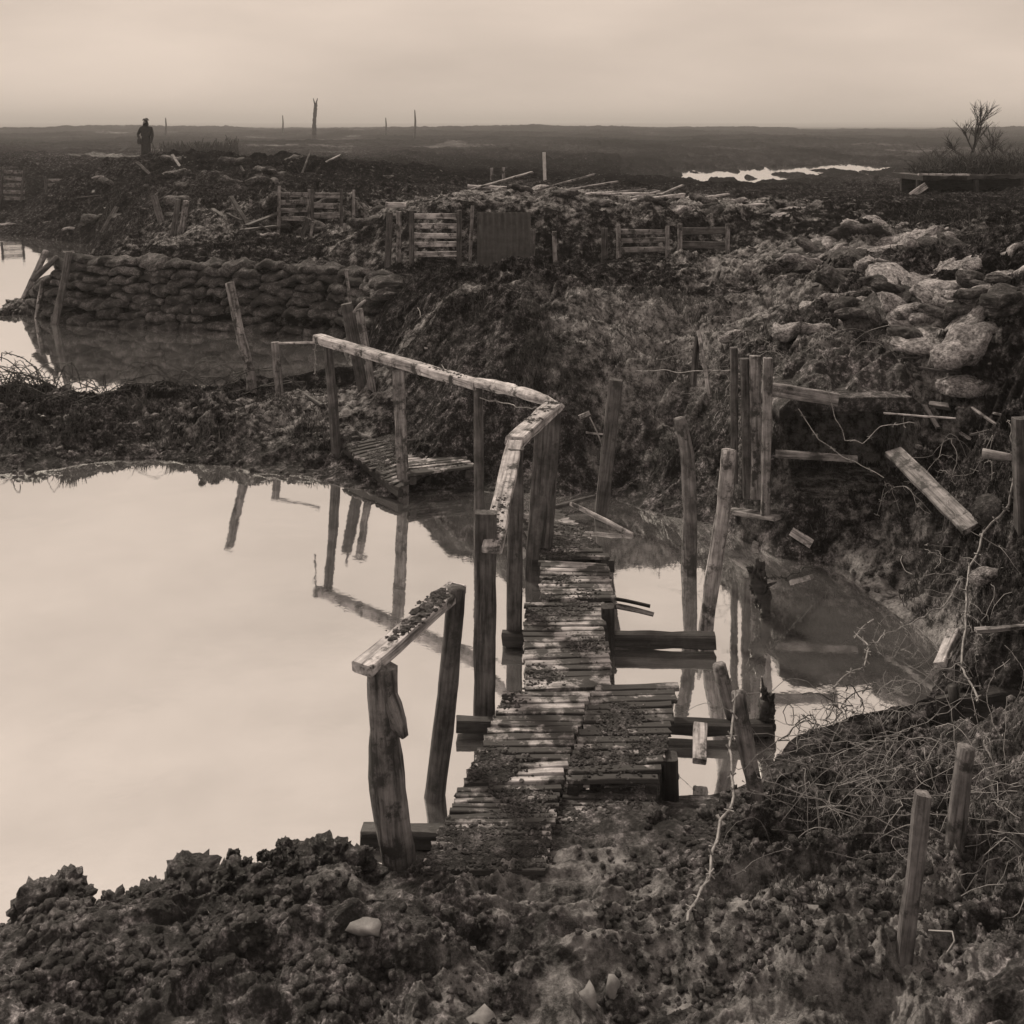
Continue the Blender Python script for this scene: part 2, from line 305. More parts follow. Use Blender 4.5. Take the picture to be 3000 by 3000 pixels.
def place(X, Y, lo=2.5, hi=120):          # the ground point seen at (X, Y)
    ds = np.exp(np.linspace(math.log(lo), math.log(hi), 900)); xs = (X-1500)/F*ds; zs = CH-(Y-HZ)/F*ds
    hh = np.maximum(height(xs, ds, False), 0); i = np.argmax(zs < hh)
    if not (zs < hh).any(): i = -1
    return Vector((xs[i], ds[i], hz(xs[i], ds[i])))

# ------------------------------------------------------------------ object helpers
def tag(o, label=None, cat=None, group=None, kind=None):
    if label: o['label'] = label
    if cat: o['category'] = cat
    if group: o['group'] = group
    if kind: o['kind'] = kind
    return o
def mesh(name, v, f, mat, smooth=True):
    me = bpy.data.meshes.new(name); me.from_pydata([tuple(q) for q in v], [], f); me.update()
    if smooth: me.polygons.foreach_set('use_smooth', [True]*len(me.polygons))
    me.materials.append(mat); return me
def link(name, me, mw, parent=None):
    o = bpy.data.objects.new(name, me); C.objects.link(o)
    if parent: o.parent = parent; mw = Matrix.Translation(-Vector(parent.location)) @ mw
    o.matrix_basis = mw; return o
def empty(name, loc):
    o = bpy.data.objects.new(name, None); C.objects.link(o); o.location = loc; o.empty_display_size = .1; return o
def frame(p0, p1, up=(0, 0, 1), roll=0):
    x = (p1-p0).normalized(); u = Vector(up)
    if abs(x.dot(u)) > .97: u = Vector((0, 1, 0)) 
    y = u.cross(x).normalized(); z = x.cross(y)
    m = Matrix((x, y, z)).transposed().to_4x4(); m.translation = p0
    return m @ Matrix.Rotation(roll, 4, 'X')
def beam_geo(L, w, h, seg=.06, rough=.004, taper=1.0, bend=0.0, seed=0, ragged=.0):
    n = max(2, min(60, int(L/seg))); c_ = min(w, h)*.14; v = []; f = []
    sec = [(w/2-c_, h/2), (w/2, h/2-c_), (w/2, -h/2+c_), (w/2-c_, -h/2), (-w/2+c_, -h/2), (-w/2, -h/2+c_), (-w/2, h/2-c_), (-w/2+c_, h/2)]
    for i in range(n+1):
        t_ = i/n; k = 1+(taper-1)*t_; bz = bend*math.sin(math.pi*t_)
        for j, (a, b) in enumerate(sec):
            q = Vector((t_*L*6, a*14+seed*3.1, b*14)); nn = mnoise.noise_vector(q)*rough*1.6
            ex = (mnoise.noise(Vector((j*3.7, seed, i*5.0)))*ragged) if i in (0, n) else 0
            v.append((t_*L+ex, a*k+nn.y, b*k+nn.z+bz))
    for i in range(n):
        for j in range(8):
            a = i*8+j; b = i*8+(j+1) % 8; f.append((a, a+8, b+8, b))
    f.append(tuple(range(8))); f.append(tuple(range(n*8+7, n*8-1, -1)))
    return v, f
def beam(name, p0, p1, w, h, mat, parent=None, roll=0, up=(0, 0, 1), **k):
    L = (p1-p0).length; v, f = beam_geo(L, w, h, seed=random.random()*50, **k)
    me = mesh(name, v, f, M[mat]); me.polygons.foreach_set('use_smooth', [False]*len(me.polygons))
    return link(name, me, frame(p0, p1, up, roll), parent)
def log_geo(pts, rad, sides=14, rough=.1, seed=0, cap=.5):
    rel = [Vector(q) for q in pts]; v = []; f = []
    # resample
    R_ = []; Q = []
    for i in range(len(rel)-1):
        n = max(1, int((rel[i+1]-rel[i]).length/.05)); n = min(n, 25)
        for k in range(n):
            t_ = k/n; Q.append(rel[i].lerp(rel[i+1], t_)); R_.append(rad[i]*(1-t_)+rad[i+1]*t_)
    Q.append(rel[-1]); R_.append(rad[-1])
    for _ in range(2):
        Q = [Q[0]]+[(Q[i-1]+Q[i]*2+Q[i+1])/4 for i in range(1, len(Q)-1)]+[Q[-1]]
    up = Vector((0, 1, .01))
    for i, q in enumerate(Q):
        tg = (Q[min(i+1, len(Q)-1)]-Q[max(i-1, 0)]).normalized()
        a = tg.cross(up).normalized(); b = tg.cross(a)
        for j in range(sides):
            th = 2*math.pi*j/sides; e = a*math.cos(th)+b*math.sin(th)
            r = R_[i]*(1+rough*mnoise.noise(Vector((q.x*5+seed, q.y*5+e.x*1.5, q.z*5+e.z*1.5)))+rough*.5*mnoise.noise(e*3+q*18+Vector((seed, 0, 0))))
            v.append(q+e*r)
    n = len(Q)
    for i in range(n-1):
        for j in range(sides):
            a = i*sides+j; b = i*sides+(j+1) % sides; f.append((a, b, b+sides, a+sides))
    dirn = (Q[-1]-Q[-2]).normalized()
    v.append(Q[-1]+dirn*R_[-1]*cap*.3); k = len(v)-1
    for j in range(sides): f.append(((n-1)*sides+j, (n-1)*sides+(j+1) % sides, k))
    v.append(Q[0]); k = len(v)-1
    for j in range(sides): f.append(((j+1) % sides, j, k))
    return v, f
def log(name, pts, rad, mat, parent=None, **k):
    p0 = pts[0]; m = frame(p0, pts[-1]); mi = m.inverted()
    v, f = log_geo([mi @ q for q in pts], rad, seed=random.random()*40, **k)
    me = mesh(name, v, f, M[mat]); return link(name, me, m, parent)
def stake(name, label, cat, base, top, d, w, mat='post', shape='beam', h=None, roll=0, group=None, under=.35, td=0, **k):
    """a post seen from its foot pixel to its head pixel, standing d metres off"""
    b = D(base[0], base[1], d); tp = D(top[0], top[1], d+td); dr = (tp-b).normalized(); b2 = b-dr*under
    if shape == 'beam': o = beam(name, b2, tp, w, h or w*.7, mat, roll=roll, up=(0, -1, 0), ragged=.006, **k)
    else: o = log(name, [b2, b, b.lerp(tp, .5)+Vector((random.uniform(-1, 1)*w*.15, 0, 0)), tp], [w/2*1.05, w/2*1.05, w/2, w/2*.92], mat, **k)
    return tag(o, label, cat, group)
def clod_geo(rad, seed, sub=2):
    import bmesh
    bm = bmesh.new(); bmesh.ops.create_icosphere(bm, subdivisions=sub, radius=1)
    for v in bm.verts:
        c_ = v.co.copy(); nn = 1+.7*mnoise.noise(c_*1.3+Vector((seed, 0, 0)))+.5*mnoise.noise(c_*2.7+Vector((0, seed, 0)))+(.28*mnoise.noise(c_*7.1+Vector((0, seed, 3)))+.15*mnoise.noise(c_*16+Vector((0, seed, 3))) if sub > 2 else 0)
        v.co = c_*nn*rad
    vs = np.array([v.co[:] for v in bm.verts]); fs = [tuple(q.index for q in f_.verts) for f_ in bm.faces]; bm.free(); return vs, fs
CL = [clod_geo(1, i*7.3, 1) for i in range(8)]; CLB = [clod_geo(1, i*5.3+100, 4) for i in range(6)]
class MB:
    def __init__(s): s.v = []; s.f = []; s.n = 0
    def add(s, v, f):
        v = np.asarray(v, float).reshape(-1, 3); s.v.append(v); s.f.extend([tuple(i+s.n for i in q) for q in f]); s.n += len(v)
    def build(s, name, mat, mw=None, parent=None, smooth=True):
        me = mesh(name, np.concatenate(s.v), s.f, M[mat], smooth); return link(name, me, mw or Matrix(), parent)
def rotm():
    q = np.array(Matrix.Rotation(random.uniform(0, 6.28), 3, Vector((random.uniform(-1, 1), random.uniform(-1, 1), random.uniform(-1, 1)+.01)).normalized())); return q
def clods(mb, pts, sizes, lib=None, flat=.7):
    for q, s_ in zip(pts, sizes):
        v, f = random.choice(lib or CL); v = (v @ rotm().T)*s_*np.array([1, 1, flat]); mb.add(v+np.array(q), f)

# ------------------------------------------------------------------ ground and water
us = np.concatenate([-np.geomspace(1.7, .53, 150), np.linspace(-.52, .52, 980), np.geomspace(.53, 1.7, 260)])
ys = np.concatenate([np.linspace(4300, 3050, 180, endpoint=False), np.linspace(3050, 1500, 620, endpoint=False), np.linspace(1500, 700, 700, endpoint=False), np.linspace(700, 480, 300, endpoint=False), np.linspace(480, 395, 90, endpoint=False)])
ds = np.concatenate([np.linspace(.5, 2.2, 30), 2.9*F/(ys-HZ), np.geomspace(330, 5200, 120)])
DD, UU = np.meshgrid(ds, us, indexing='ij'); XX = DD*UU
ZZ = np.empty_like(XX)
for i in range(0, len(ds), 60): ZZ[i:i+60] = height(XX[i:i+60], DD[i:i+60])
nr, nc = XX.shape
me = bpy.data.meshes.new('ground'); me.vertices.add(nr*nc)
me.vertices.foreach_set('co', np.stack([XX, DD, ZZ], -1).astype(np.float32).ravel())
ii = np.arange(nr*nc).reshape(nr, nc)
q = np.stack([ii[:-1, :-1], ii[:-1, 1:], ii[1:, 1:], ii[1:, :-1]], -1).reshape(-1, 4)
me.loops.add(q.size); me.polygons.add(len(q)); me.loops.foreach_set('vertex_index', q.ravel().astype(np.int32))
me.polygons.foreach_set('loop_start', (np.arange(len(q))*4).astype(np.int32)); me.polygons.foreach_set('loop_total', np.full(len(q), 4, np.int32))
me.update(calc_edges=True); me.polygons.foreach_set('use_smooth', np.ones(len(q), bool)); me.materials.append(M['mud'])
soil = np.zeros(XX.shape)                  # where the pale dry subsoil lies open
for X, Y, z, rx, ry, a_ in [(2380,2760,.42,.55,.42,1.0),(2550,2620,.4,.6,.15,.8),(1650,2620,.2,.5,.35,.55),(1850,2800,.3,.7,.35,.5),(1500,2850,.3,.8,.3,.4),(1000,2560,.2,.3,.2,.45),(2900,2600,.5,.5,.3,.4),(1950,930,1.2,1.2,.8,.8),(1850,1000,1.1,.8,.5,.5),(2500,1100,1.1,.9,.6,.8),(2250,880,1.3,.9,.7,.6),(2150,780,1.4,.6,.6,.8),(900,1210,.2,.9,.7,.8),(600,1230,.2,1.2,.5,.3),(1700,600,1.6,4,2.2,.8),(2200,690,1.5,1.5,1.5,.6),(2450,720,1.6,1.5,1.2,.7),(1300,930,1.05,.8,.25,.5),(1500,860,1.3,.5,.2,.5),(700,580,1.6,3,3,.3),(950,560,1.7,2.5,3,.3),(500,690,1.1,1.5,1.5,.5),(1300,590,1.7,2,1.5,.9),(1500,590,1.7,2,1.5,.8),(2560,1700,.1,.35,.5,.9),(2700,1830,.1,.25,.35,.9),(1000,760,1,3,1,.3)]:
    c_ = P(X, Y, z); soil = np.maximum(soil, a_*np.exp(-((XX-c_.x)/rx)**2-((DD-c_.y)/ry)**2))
painted_shade = np.maximum(np.clip((DD-6.0)/7, 0, 1), .72*np.clip((UU-.2)/.1, 0, 1)*np.clip((DD-4.6)/1.0, 0, 1))*(.93+.28*fbm(XX/7, DD/12, 4, 201)+.15*fbm(XX/40, DD/60, 3, 207))        # shade painted into the mud colour, growing with distance and on the right bank
painted_shade = np.clip(painted_shade, 0, 1.1)
at = me.attributes.new('painted_shade', 'FLOAT', 'POINT'); at.data.foreach_set('value', painted_shade.astype(np.float32).ravel())
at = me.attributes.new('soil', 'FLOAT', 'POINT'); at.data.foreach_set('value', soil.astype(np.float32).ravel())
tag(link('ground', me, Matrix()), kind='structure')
tag(link('water', mesh('water', [(-400, .6, 0), (400, .6, 0), (400, 260, 0), (-400, 260, 0)], [(0, 1, 2, 3)], M['water']), Matrix()), kind='structure')

# haze over the far plain
m = bpy.data.materials.new('haze'); m.use_nodes = True; t = m.node_tree; t.nodes.clear()
pv = N(t, 'ShaderNodeVolumePrincipled'); pv.inputs['Density'].default_value = .0012; pv.inputs['Color'].default_value = (.85, .85, .85, 1); pv.inputs['Anisotropy'].default_value = 0.0
o_ = N(t, 'ShaderNodeOutputMaterial'); t.links.new(pv.outputs[0], o_.inputs['Volume']); M['haze'] = m
bx = [(x, y, z) for x in (-6500, 6500) for y in (-30, 5600) for z in (-1.7, 18)]
tag(link('haze', mesh('haze', bx, [(0, 1, 3, 2), (4, 6, 7, 5), (0, 4, 5, 1), (2, 3, 7, 6), (0, 2, 6, 4), (1, 5, 7, 3)], m, False), Matrix()), kind='stuff')

# ------------------------------------------------------------------ duckboards
def duckboard(label, corners, z, n, mat='slat', crust=60, fill=.80, sw=.010, drop=.05, z2=None):
    """corners: far left, far right, near right, near left"""
    z2 = z if z2 is None else z2; n = int(n*1.3)
    FL, FR, NR, NL = [P(a, b, zz) for (a, b), zz in zip(corners, (z2, z2, z, z))]
    root = empty('duckboard', Vector(((NL.x+NR.x)/2, (NL.y+NR.y)/2, z-.1))); tag(root, label, 'duckboard', 'duckboards of the footbridge')
    ax = ((FR-FL)+(NR-NL)).normalized(); mfr = frame(NL, NL+ax); mi = mfr.inverted()
    mb = MB()
    for i in range(n):
        t0 = (i+.5)/n; a = NL.lerp(FL, t0); b = NR.lerp(FR, t0)
        jit = Vector((0, random.uniform(-1, 1)*.006, random.uniform(-1, 1)*.004)); jb = Vector((random.uniform(-1, 1)*sw, random.uniform(-1, 1)*.006, random.uniform(-1, 1)*.004))
        a = a+jit+Vector((random.uniform(-1, 1)*sw, 0, 0)); b = b+jb
        pitch = ((FL-NL).length+(FR-NR).length)/2/n
        v, f = beam_geo((b-a).length, pitch*fill*random.uniform(.85, 1.1), .022, seg=.05, rough=.0035, seed=random.random()*50, ragged=.012)
        m_ = mi @ frame(a, b, roll=random.uniform(-.06, .06)); mb.add([m_ @ Vector(q_) for q_ in v], f)
    mb.build('slats', mat, mfr, root, False)
    for k in (.09, .91):
        a = NL.lerp(NR, k)+Vector((0, 0, -.045)); b = FL.lerp(FR, k)+Vector((0, 0, -.045)); beam('stringer', a, b, .05, .065, 'wet', root)
    if crust:
        cb = MB(); pts = []; sz = []
        cen = [(random.random(), random.random(), random.uniform(.03, .09)) for _ in range(max(3, crust//22))]
        for _ in range(crust*11):
            cx, cy, cr = random.choice(cen); s_, t_ = cx+random.gauss(0, cr*1.8), cy+random.gauss(0, cr)
            if not (0.0 < s_ < 1 and 0.0 < t_ < 1): continue
            q_ = NL.lerp(NR, s_).lerp(FL.lerp(FR, s_), t_); pts.append(tuple(q_+Vector((0, 0, .012))-root.location)); sz.append(abs(random.gauss(0, .0042))+.0022)
        clods(cb, pts, sz, None, .55)
        tag(cb.build('mud_crust', 'clod', Matrix.Translation(root.location), root, False), kind='stuff')
    return root
duckboard('long mud-spattered duckboard at the near left end of the bridge', [(1481,2030),(1727,2030),(1648,2296),(1357,2300)], .20, 11, crust=110)
duckboard('mud-choked duckboard sinking into the bank beside the knobbly log post', [(1350,2312),(1643,2308),(1592,2560),(1232,2560)], .19, 12, 'slatmud', 330, z2=.20)
duckboard('duckboard on the right of the near pair, its front edge lifted off the mud', [(1742,2010),(1984,2004),(1934,2292),(1652,2296)], .22, 11, 'slatmud', 160)
duckboard('duckboard nearly buried in trodden mud below the right of the near pair', [(1650,2312),(1925,2318),(1905,2560),(1588,2560)], .155, 10, 'slatmud', 500)
duckboard('middle duckboard of the bridge with its slats skewed and a mud patch', [(1540,1768),(1766,1768),(1792,2018),(1533,2030)], .20, 13, crust=120)
duckboard('narrow pale duckboard of the bridge between middle span and muddy far span', [(1582,1643),(1778,1652),(1802,1760),(1584,1762)], .21, 8, crust=40)
duckboard('mud-covered duckboard leading up behind the square posts to the bank', [(1500,1462),(1642,1500),(1790,1634),(1590,1640)], .20, 10, 'slatmud', 220, sw=.02)
duckboard('tilted duckboard with bare slats on the far bank under the long rail', [(1190,1318),(1338,1300),(1390,1372),(1192,1394)], .18, 9, crust=20, sw=.02)
duckboard('mud-smeared duckboard slanting down to the water at the far bank', [(1000,1304),(1150,1275),(1262,1390),(1164,1434)], .10, 12, 'slatmud', 320, sw=.015, z2=.20)

# crossbeams under the bridge
def cross(label, a, b, d, w, hgt, z, mat='wet'):
    pa = Vector(((a-1500)/F*d, d, z)); pb = Vector(((b-1500)/F*(d-.05), d-.05, z+.01)); return tag(beam('crossbeam', pa, pb, w, hgt, mat, ragged=.01, rough=.006), label, 'beam', 'crossbeams under the footbridge')
cross('black crossbeam through the foot of the knobbly log post', 1062, 1420, 4.5, .08, .07, .032)
cross('black crossbeam under the near pair of duckboards with a stub post at its right end', 1338, 2262, 5.3, .07, .06, .045)
cross('long black crossbeam just above the water from the square post to the round pole', 1472, 2095, 6.18, .08, .075, .05)
cross('short dark crossbeam beneath the muddy far duckboard', 1560, 1800, 7.1, .08, .08, .1)
tag(beam('post', D(1960,2360,4.75), D(1960,2215,4.75), .075, .08, 'wet', up=(0, -1, 0)), 'black stub post at the front right corner of the near right duckboard', 'post')
tag(beam('post', D(1782,1960,6.1), D(1780,1775,6.1), .07, .07, 'wet', up=(0, -1, 0)), 'black stub post at the right edge of the middle duckboard', 'post')
tag(beam('plank', D(2052,2124,5.10), D(2050,2232,4.86), .065, .03, 'plank', up=(0, -.5, 1)), 'short pale plank hanging from the near crossbeam over the water', 'plank')
for yy, zz, lb in ((1752, .12, 'upper'), (1775, .06, 'lower')):
    a = D(1800, yy, 6.45); b = D(1905, yy+24, 6.4); c_ = D(1930, yy+21, 6.4)
    tag(beam('batten', a, b, .018, .018, 'wet'), 'dark batten over the right pool, the %s of two' % lb, 'batten', 'two dark battens beside the middle duckboard')
tag(beam('plank', D(1806,1774,6.43), D(1915,1800,6.37), .05, .008, 'postlight'), 'thin flat strip lying between two dark battens over the right pool', 'plank')

# ------------------------------------------------------------------ rail posts
def rp(label, *a, **k): return stake('rail_post', label, 'post', *a, group='posts of the handrail', **k)
pts = [D(1180,2700,4.28), D(1172,2520,4.28), D(1140,2350,4.29), D(1128,2180,4.3), D(1122,2080,4.3), D(1120,1955,4.31)]
root = empty('rail_post', D(1176,2540,4.28)); tag(root, 'knobbly pale log post with a broken branch stub holding the near rail', 'post', 'posts of the handrail')
log('trunk', pts, [.066, .066, .07, .066, .06, .058], 'bark', root, rough=.16)
log('branch_stub', [D(1132,2010,4.30), D(1148,2080,4.28), D(1166,2125,4.26), D(1186,2160,4.25)], [.03, .04, .036, .014], 'bark', root, rough=.35)
rp('dark round post under the far end of the near rail', (1262,2420), (1338,1722), 4.8, .092, 'post', 'log')
rp('broad dark squared post standing left of the middle duckboard', (1418,2105), (1424,1500), 5.44, .108, 'post', h=.07)
rp('squared post at the bend of the broken rail, standing in the small crossbeam end', (1505,1900), (1512,1312), 6.22, .088, 'post', h=.08)
rp('broad squared post where the broken rail meets the long rail', (1573,1705), (1608,1200), 7.1, .165, 'post', h=.06)
rp('thin round post behind the broad dark post under the long rail', (1404,1520), (1401,1122), 8.12, .075, 'post', 'log')
rp('squared post in the water before the tilted duckboard', (1182,1445), (1166,1085), 8.75, .095, 'postlight', h=.06)
rp('crooked dark round post at the far left end of the long rail', (985,1335), (958,995), 9.45, .085, 'post', 'log')

def rail(label, p0, p1, w, h, mat='plank', crust=60, roll=0, cs=(.006, .02), span=(0, 1), **k):
    root = empty('rail', p0); tag(root, label, 'rail', 'handrail of the footbridge')
    beam('plank', p0, p1, w, h, mat, root, roll=roll, ragged=.015, **k)
    if crust:
        cb = MB(); ps = []; sz = []; sd_ = (p1-p0).cross(Vector((0, 0, 1))).normalized()
        cen = [random.uniform(*span) for _ in range(max(2, crust//14))]
        for _ in range(crust*4):
            t_ = min(max(random.choice(cen)+random.gauss(0, .05), .02), .98); q_ = p0.lerp(p1, t_)+sd_*random.gauss(0, w*.2)+Vector((0, 0, h/2)); ps.append(tuple(q_-p0)); sz.append(cs[0]*.45+(cs[1]-cs[0]*.45)*random.random()**3)
        clods(cb, ps, sz, None, .6); tag(cb.build('mud_crust', 'clod', Matrix.Translation(p0), root, False), kind='stuff')
    return root
rail('short near rail with clods of mud on top, ending over the knobbly log post', D(1062,1962,4.26), D(1338,1722,4.86), .10, .045, crust=120, cs=(.008, .021), span=(.3, .95))
rail('lower length of the broken rail, splintered at its near end above the broad post', D(1440,1612,5.35), D(1508,1296,6.3), .105, .04, crust=45, cs=(.005, .012), taper=.9)
rail('upper length of the broken rail running back to the corner post', D(1508,1293,6.32), D(1622,1190,7.12), .12, .06, crust=50, cs=(.006, .014))
r_ = empty('rail', D(1638,1194,7.1)); tag(r_, 'rough peeled pole between the corner post and the thin round post', 'rail', 'handrail of the footbridge')
log('pole', [D(1650,1192,7.08), D(1570,1162,7.3), D(1490,1140,7.7), D(1396,1120,8.12)], [.012, .042, .04, .045], 'plank', r_, rough=.3)
rail('long squared far rail running left over the squared post to the crooked post', D(1400,1128,8.1), D(930,992,9.5), .10, .075, crust=30, cs=(.005, .011))

# other posts near the bridge
def sp(label, *a, name='post', group=None, **k): return stake(name, label, name.replace('_', ' '), *a, group=group, **k)
tag(log('stake', [D(742,1200,11.1), D(735,1100,11.1), D(700,960,11.1), D(672,828,11.1)], [.05, .05, .048, .045], 'postlight'), 'crooked pale stake on the mud spit before the sandbag wall', 'stake')
sp('short square stake on the spit, right of the crooked pale stake', (820,1170), (806,1002), 10.9, .075, name='stake', mat='postlight', under=.2)
tag(beam('lath', D(806,1006,10.9), D(936,1004,10.7), .02, .02, 'plank'), 'thin lath from the short stake to the far end of the long rail', 'lath')
sp('dark leaning post, left of the crossed pair beyond the long rail', (1068,1150), (1014,890), 10.65, .11, mat='post')
sp('pale leaning post, right of the crossed pair beyond the long rail', (1092,1150), (1052,905), 10.5, .075, mat='postlight')
tag(log('stick', [D(1036,915,10.4), D(1055,890,10.5), D(1070,882,10.6)], [.012, .016, .014], 'postlight'), 'forked stick end lying across the heads of the two leaning posts', 'stick')
sp('thin light switch standing behind the two leaning posts', (1026,880), (1014,795), 11.0, .03, name='stick', mat='postlight', under=.5)
tag(log('stick', [D(872,1143,11.2), D(945,1190,10.3)], [.018, .024], 'wet'), 'short black stick leaning on the crooked dark post', 'stick')
sp('dark squared post in the pool behind the bridge with a pale sawn head', (1760,1525), (1804,1112), 8.18, .10, mat='post', h=.08)
tag(log('twig', [D(1765,1305,8.2), D(1748,1260,8.2), D(1728,1222,8.2)], [.006, .006, .004], 'brush'), 'thin forked twig beside the post with the sawn head', 'twig')
tag(beam('chip', D(1696,1222,8.2), D(1728,1208,8.2), .02, .03, 'plank'), 'pale wood chip on the tip of the forked twig', 'wood chip')
tag(log('post', [D(2012,1760,7.2), D(2018,1670,7.2), D(2022,1500,7.22), D(2014,1330,7.24), D(1990,1225,7.25)], [.052, .052, .046, .046, .04], 'bark'), 'bent bark-covered log post standing in the right pool', 'post')
tag(log('post', [D(2060,1980,6.3), D(2064,1860,6.3), D(2096,1640,6.32), D(2122,1480,6.33), D(2136,1318,6.34)], [.043, .043, .045, .044, .042], 'peeled', rough=.14), 'round peeled log post with a domed head at the end of the long crossbeam', 'post')
tag(log('post', [D(2150,2110,5.3), D(2128,2030,5.3), D(2106,1948,5.3)], [.036, .036, .034], 'postlight'), 'short leaning log stub standing on the near crossbeam', 'post')
tag(log('stake', [D(2262,2560,4.55), D(2215,2330,4.62), D(2180,2150,4.68), D(2162,2028,4.7)], [.03, .034, .036, .03], 'bark', rough=.25), 'crooked leaning stake rising from the brushy mud at the right of the near duckboards', 'stake')
sp('stout round post in the wire tangle at the right of the foreground', (2798,2500), (2832,2190), 3.8, .066, mat='bark', shape='log')
sp('thin square stake leaning in the right foreground beside the light earth', (2655,2760), (2706,2325), 3.3, .046, name='stake', mat='bark', h=.035)
sp('post at the right edge beside the short pale log', (3000,1520), (2992,1225), 6.0, .09, mat='post')
def ragged(name, label, cat, pts, rad, spikes):
    p0 = pts[0]; mb_ = MB(); mi = Matrix.Translation(-p0)
    v, f = log_geo([mi @ q_ for q_ in pts], rad, sides=9, rough=.5, seed=3); mb_.add([tuple(x) for x in v], f)
    for i, (q_, r_) in enumerate(zip(pts, rad)):
        for _ in range(4):
            vv_, ff_ = random.choice(CLB); vv_ = (vv_ @ rotm().T)*r_*random.uniform(.5, 1.0)*np.array([.8, .8, 1.4]); mb_.add(vv_+np.array(q_-p0)+np.array([random.gauss(0, r_*.5), 0, random.gauss(0, r_*.8)]), ff_)
    for a_, b_ in spikes:
        v, f = log_geo([mi @ a_, mi @ a_.lerp(b_, .5), mi @ b_], [.014, .011, .004], sides=6, rough=.3); mb_.add([tuple(x) for x in v], f)
    return tag(mb_.build(name, 'wet', Matrix.Translation(p0)), label, cat)
ragged('stump', 'black snag standing in the dark water of the right pool', 'stump', [D(2246,1800,6.55), D(2238,1755,6.55), D(2226,1715,6.55), D(2210,1690,6.55)], [.03, .04, .045, .03], [(D(2212,1700,6.55), D(2188,1664,6.55)), (D(2205,1665,6.55), D(2186,1662,6.5)), (D(2240,1720,6.55), D(2275,1705,6.5))])

ragged('post', 'jagged black stub at the right end of the near crossbeam', 'post', [D(2243,2118,5.27), D(2244,2085,5.27), D(2240,2050,5.27)], [.036, .04, .03], [(D(2240,2060,5.27), D(2232,1985,5.27)), (D(2255,2060,5.27), D(2258,2035,5.27))])
# loose timber
def pl(label, a, b, da, db, w, h=.025, mat='plank', name='plank', roll=0, **k):
    return tag(beam(name, D(a[0], a[1], da), D(b[0], b[1], db), w, h, mat, roll=roll, **k), label, name)
def pg(label, a, b, w, h=.025, mat='plank', name='plank', roll=0, up=.02, **k):
    pa, pb_ = place(*a), place(*b); pa.z = max(pa.z, .0)+up; pb_.z = max(pb_.z, .0)+up-.03
    return tag(beam(name, pa, pb_, w, h, mat, roll=roll, **k), label, name)
def pw(label, a, b, w, h=.02, mat='plank', name='plank', z=.02, **k): return tag(beam(name, P(a[0], a[1], z), P(b[0], b[1], z-.01), w, h, mat, **k), label, name)
pl('pale pole slanting down into the water behind the bridge', (1672,1474), (1852,1566), 8.2, 7.85, .028, .028, name='pole')
pl('dark stick meeting the pale slanting pole behind the bridge', (1618,1488), (1742,1456), 8.3, 8.45, .03, .03, 'post', name='pole')
pl('thin lath lying on the water below the pale slanting pole', (1700,1573), (1850,1567), 7.84, 7.88, .015, .012, name='lath')
pl('bright sawn block lying left of the muddy far duckboard', (1524,1508), (1566,1545), 7.9, 7.55, .07, .06, name='block')
pl('small pale wedge at the foot of the corner rail post', (1606,1606), (1628,1622), 7.3, 7.2, .03, .03, name='wedge')
pg('grey plank lying half under the bank behind the round peeled log', (2140,1556), (2285,1574), .13, .03, 'postlight', up=.10)
pg('short pale board at the water edge below the right bank', (2318,1616), (2378,1640), .08, .03, 'plank', roll=.2, up=.09)
pw('small sawn block in the shadow between the two boards at the right pool', (2206,1592), (2224,1600), .04, .04, 'postlight', 'block')
pg('wide plank sliding down the right bank towards the pool', (2618,1418), (2846,1590), .125, .032, 'postlight', roll=.35, up=.21, ragged=.05)
pl('splintered board propped at the water edge below the pit', (2795,1848), (2752,1948), 6.0, 5.75, .07, .03, roll=.4)
pl('pale batten lying along the top of the dark pit', (2858,1848), (3040,1832), 5.42, 5.42, .035, .02, 'postlight', name='batten')
pl('thin bright rod lying across the mouth of the dugout', (2588,1210), (2800,1226), 7.45, 7.3, .011, .011, name='rod')
tag(log('log', [D(2880,1328,6.4), D(2968,1342,6.3)], [.03, .022], 'postlight'), 'short pale log jutting from the right bank', 'log')
pg('leaning broken plank on the right bank', (2748,1352), (2706,1262), .045, .03, 'postlight', roll=.8, up=.10, ragged=.05)
pg('cracked square board end on the right bank beside the leaning broken plank', (2778,1300), (2732,1262), .10, .03, 'postlight', roll=.5, up=.12, ragged=.05)
pl('dark board corner at the left edge above the near bank', (-40,2700), (30,2690), 4.3, 4.3, .03, .07, 'wet', up=(0, -1, 0))

# ------------------------------------------------------------------ dugout in the right bank
x0, x1, y0, y1 = DUG
root = empty('dugout', Vector(((x0+x1)/2, y0, .36))); tag(root, 'low dark dugout opening under a slumped earth roof in the right bank', 'dugout')
mb = MB(); nx, ny = 110, 80
gx = np.linspace(x0-.08, x1+.08, nx); gy = np.linspace(y0+.22, y1+.1, ny); GX, GY = np.meshgrid(gx, gy)
ex = np.minimum(1, np.minimum.reduce([(GX-gx[0])/.10, (gx[-1]-GX)/.10, (gy[-1]-GY)/.08]))
top = np.maximum(height(GX, GY, cut=False), 1.0)-.05+.09*ex; bot = np.minimum(top-.10, .98)
vv = np.concatenate([np.stack([GX, GY, top], -1).reshape(-1, 3), np.stack([GX, GY, bot], -1).reshape(-1, 3)]); k0 = nx*ny
ff = [(j*nx+i, j*nx+i+1, (j+1)*nx+i+1, (j+1)*nx+i) for j in range(ny-1) for i in range(nx-1)]
ff += [tuple(k0+q_ for q_ in reversed(f_)) for f_ in ff[:]]
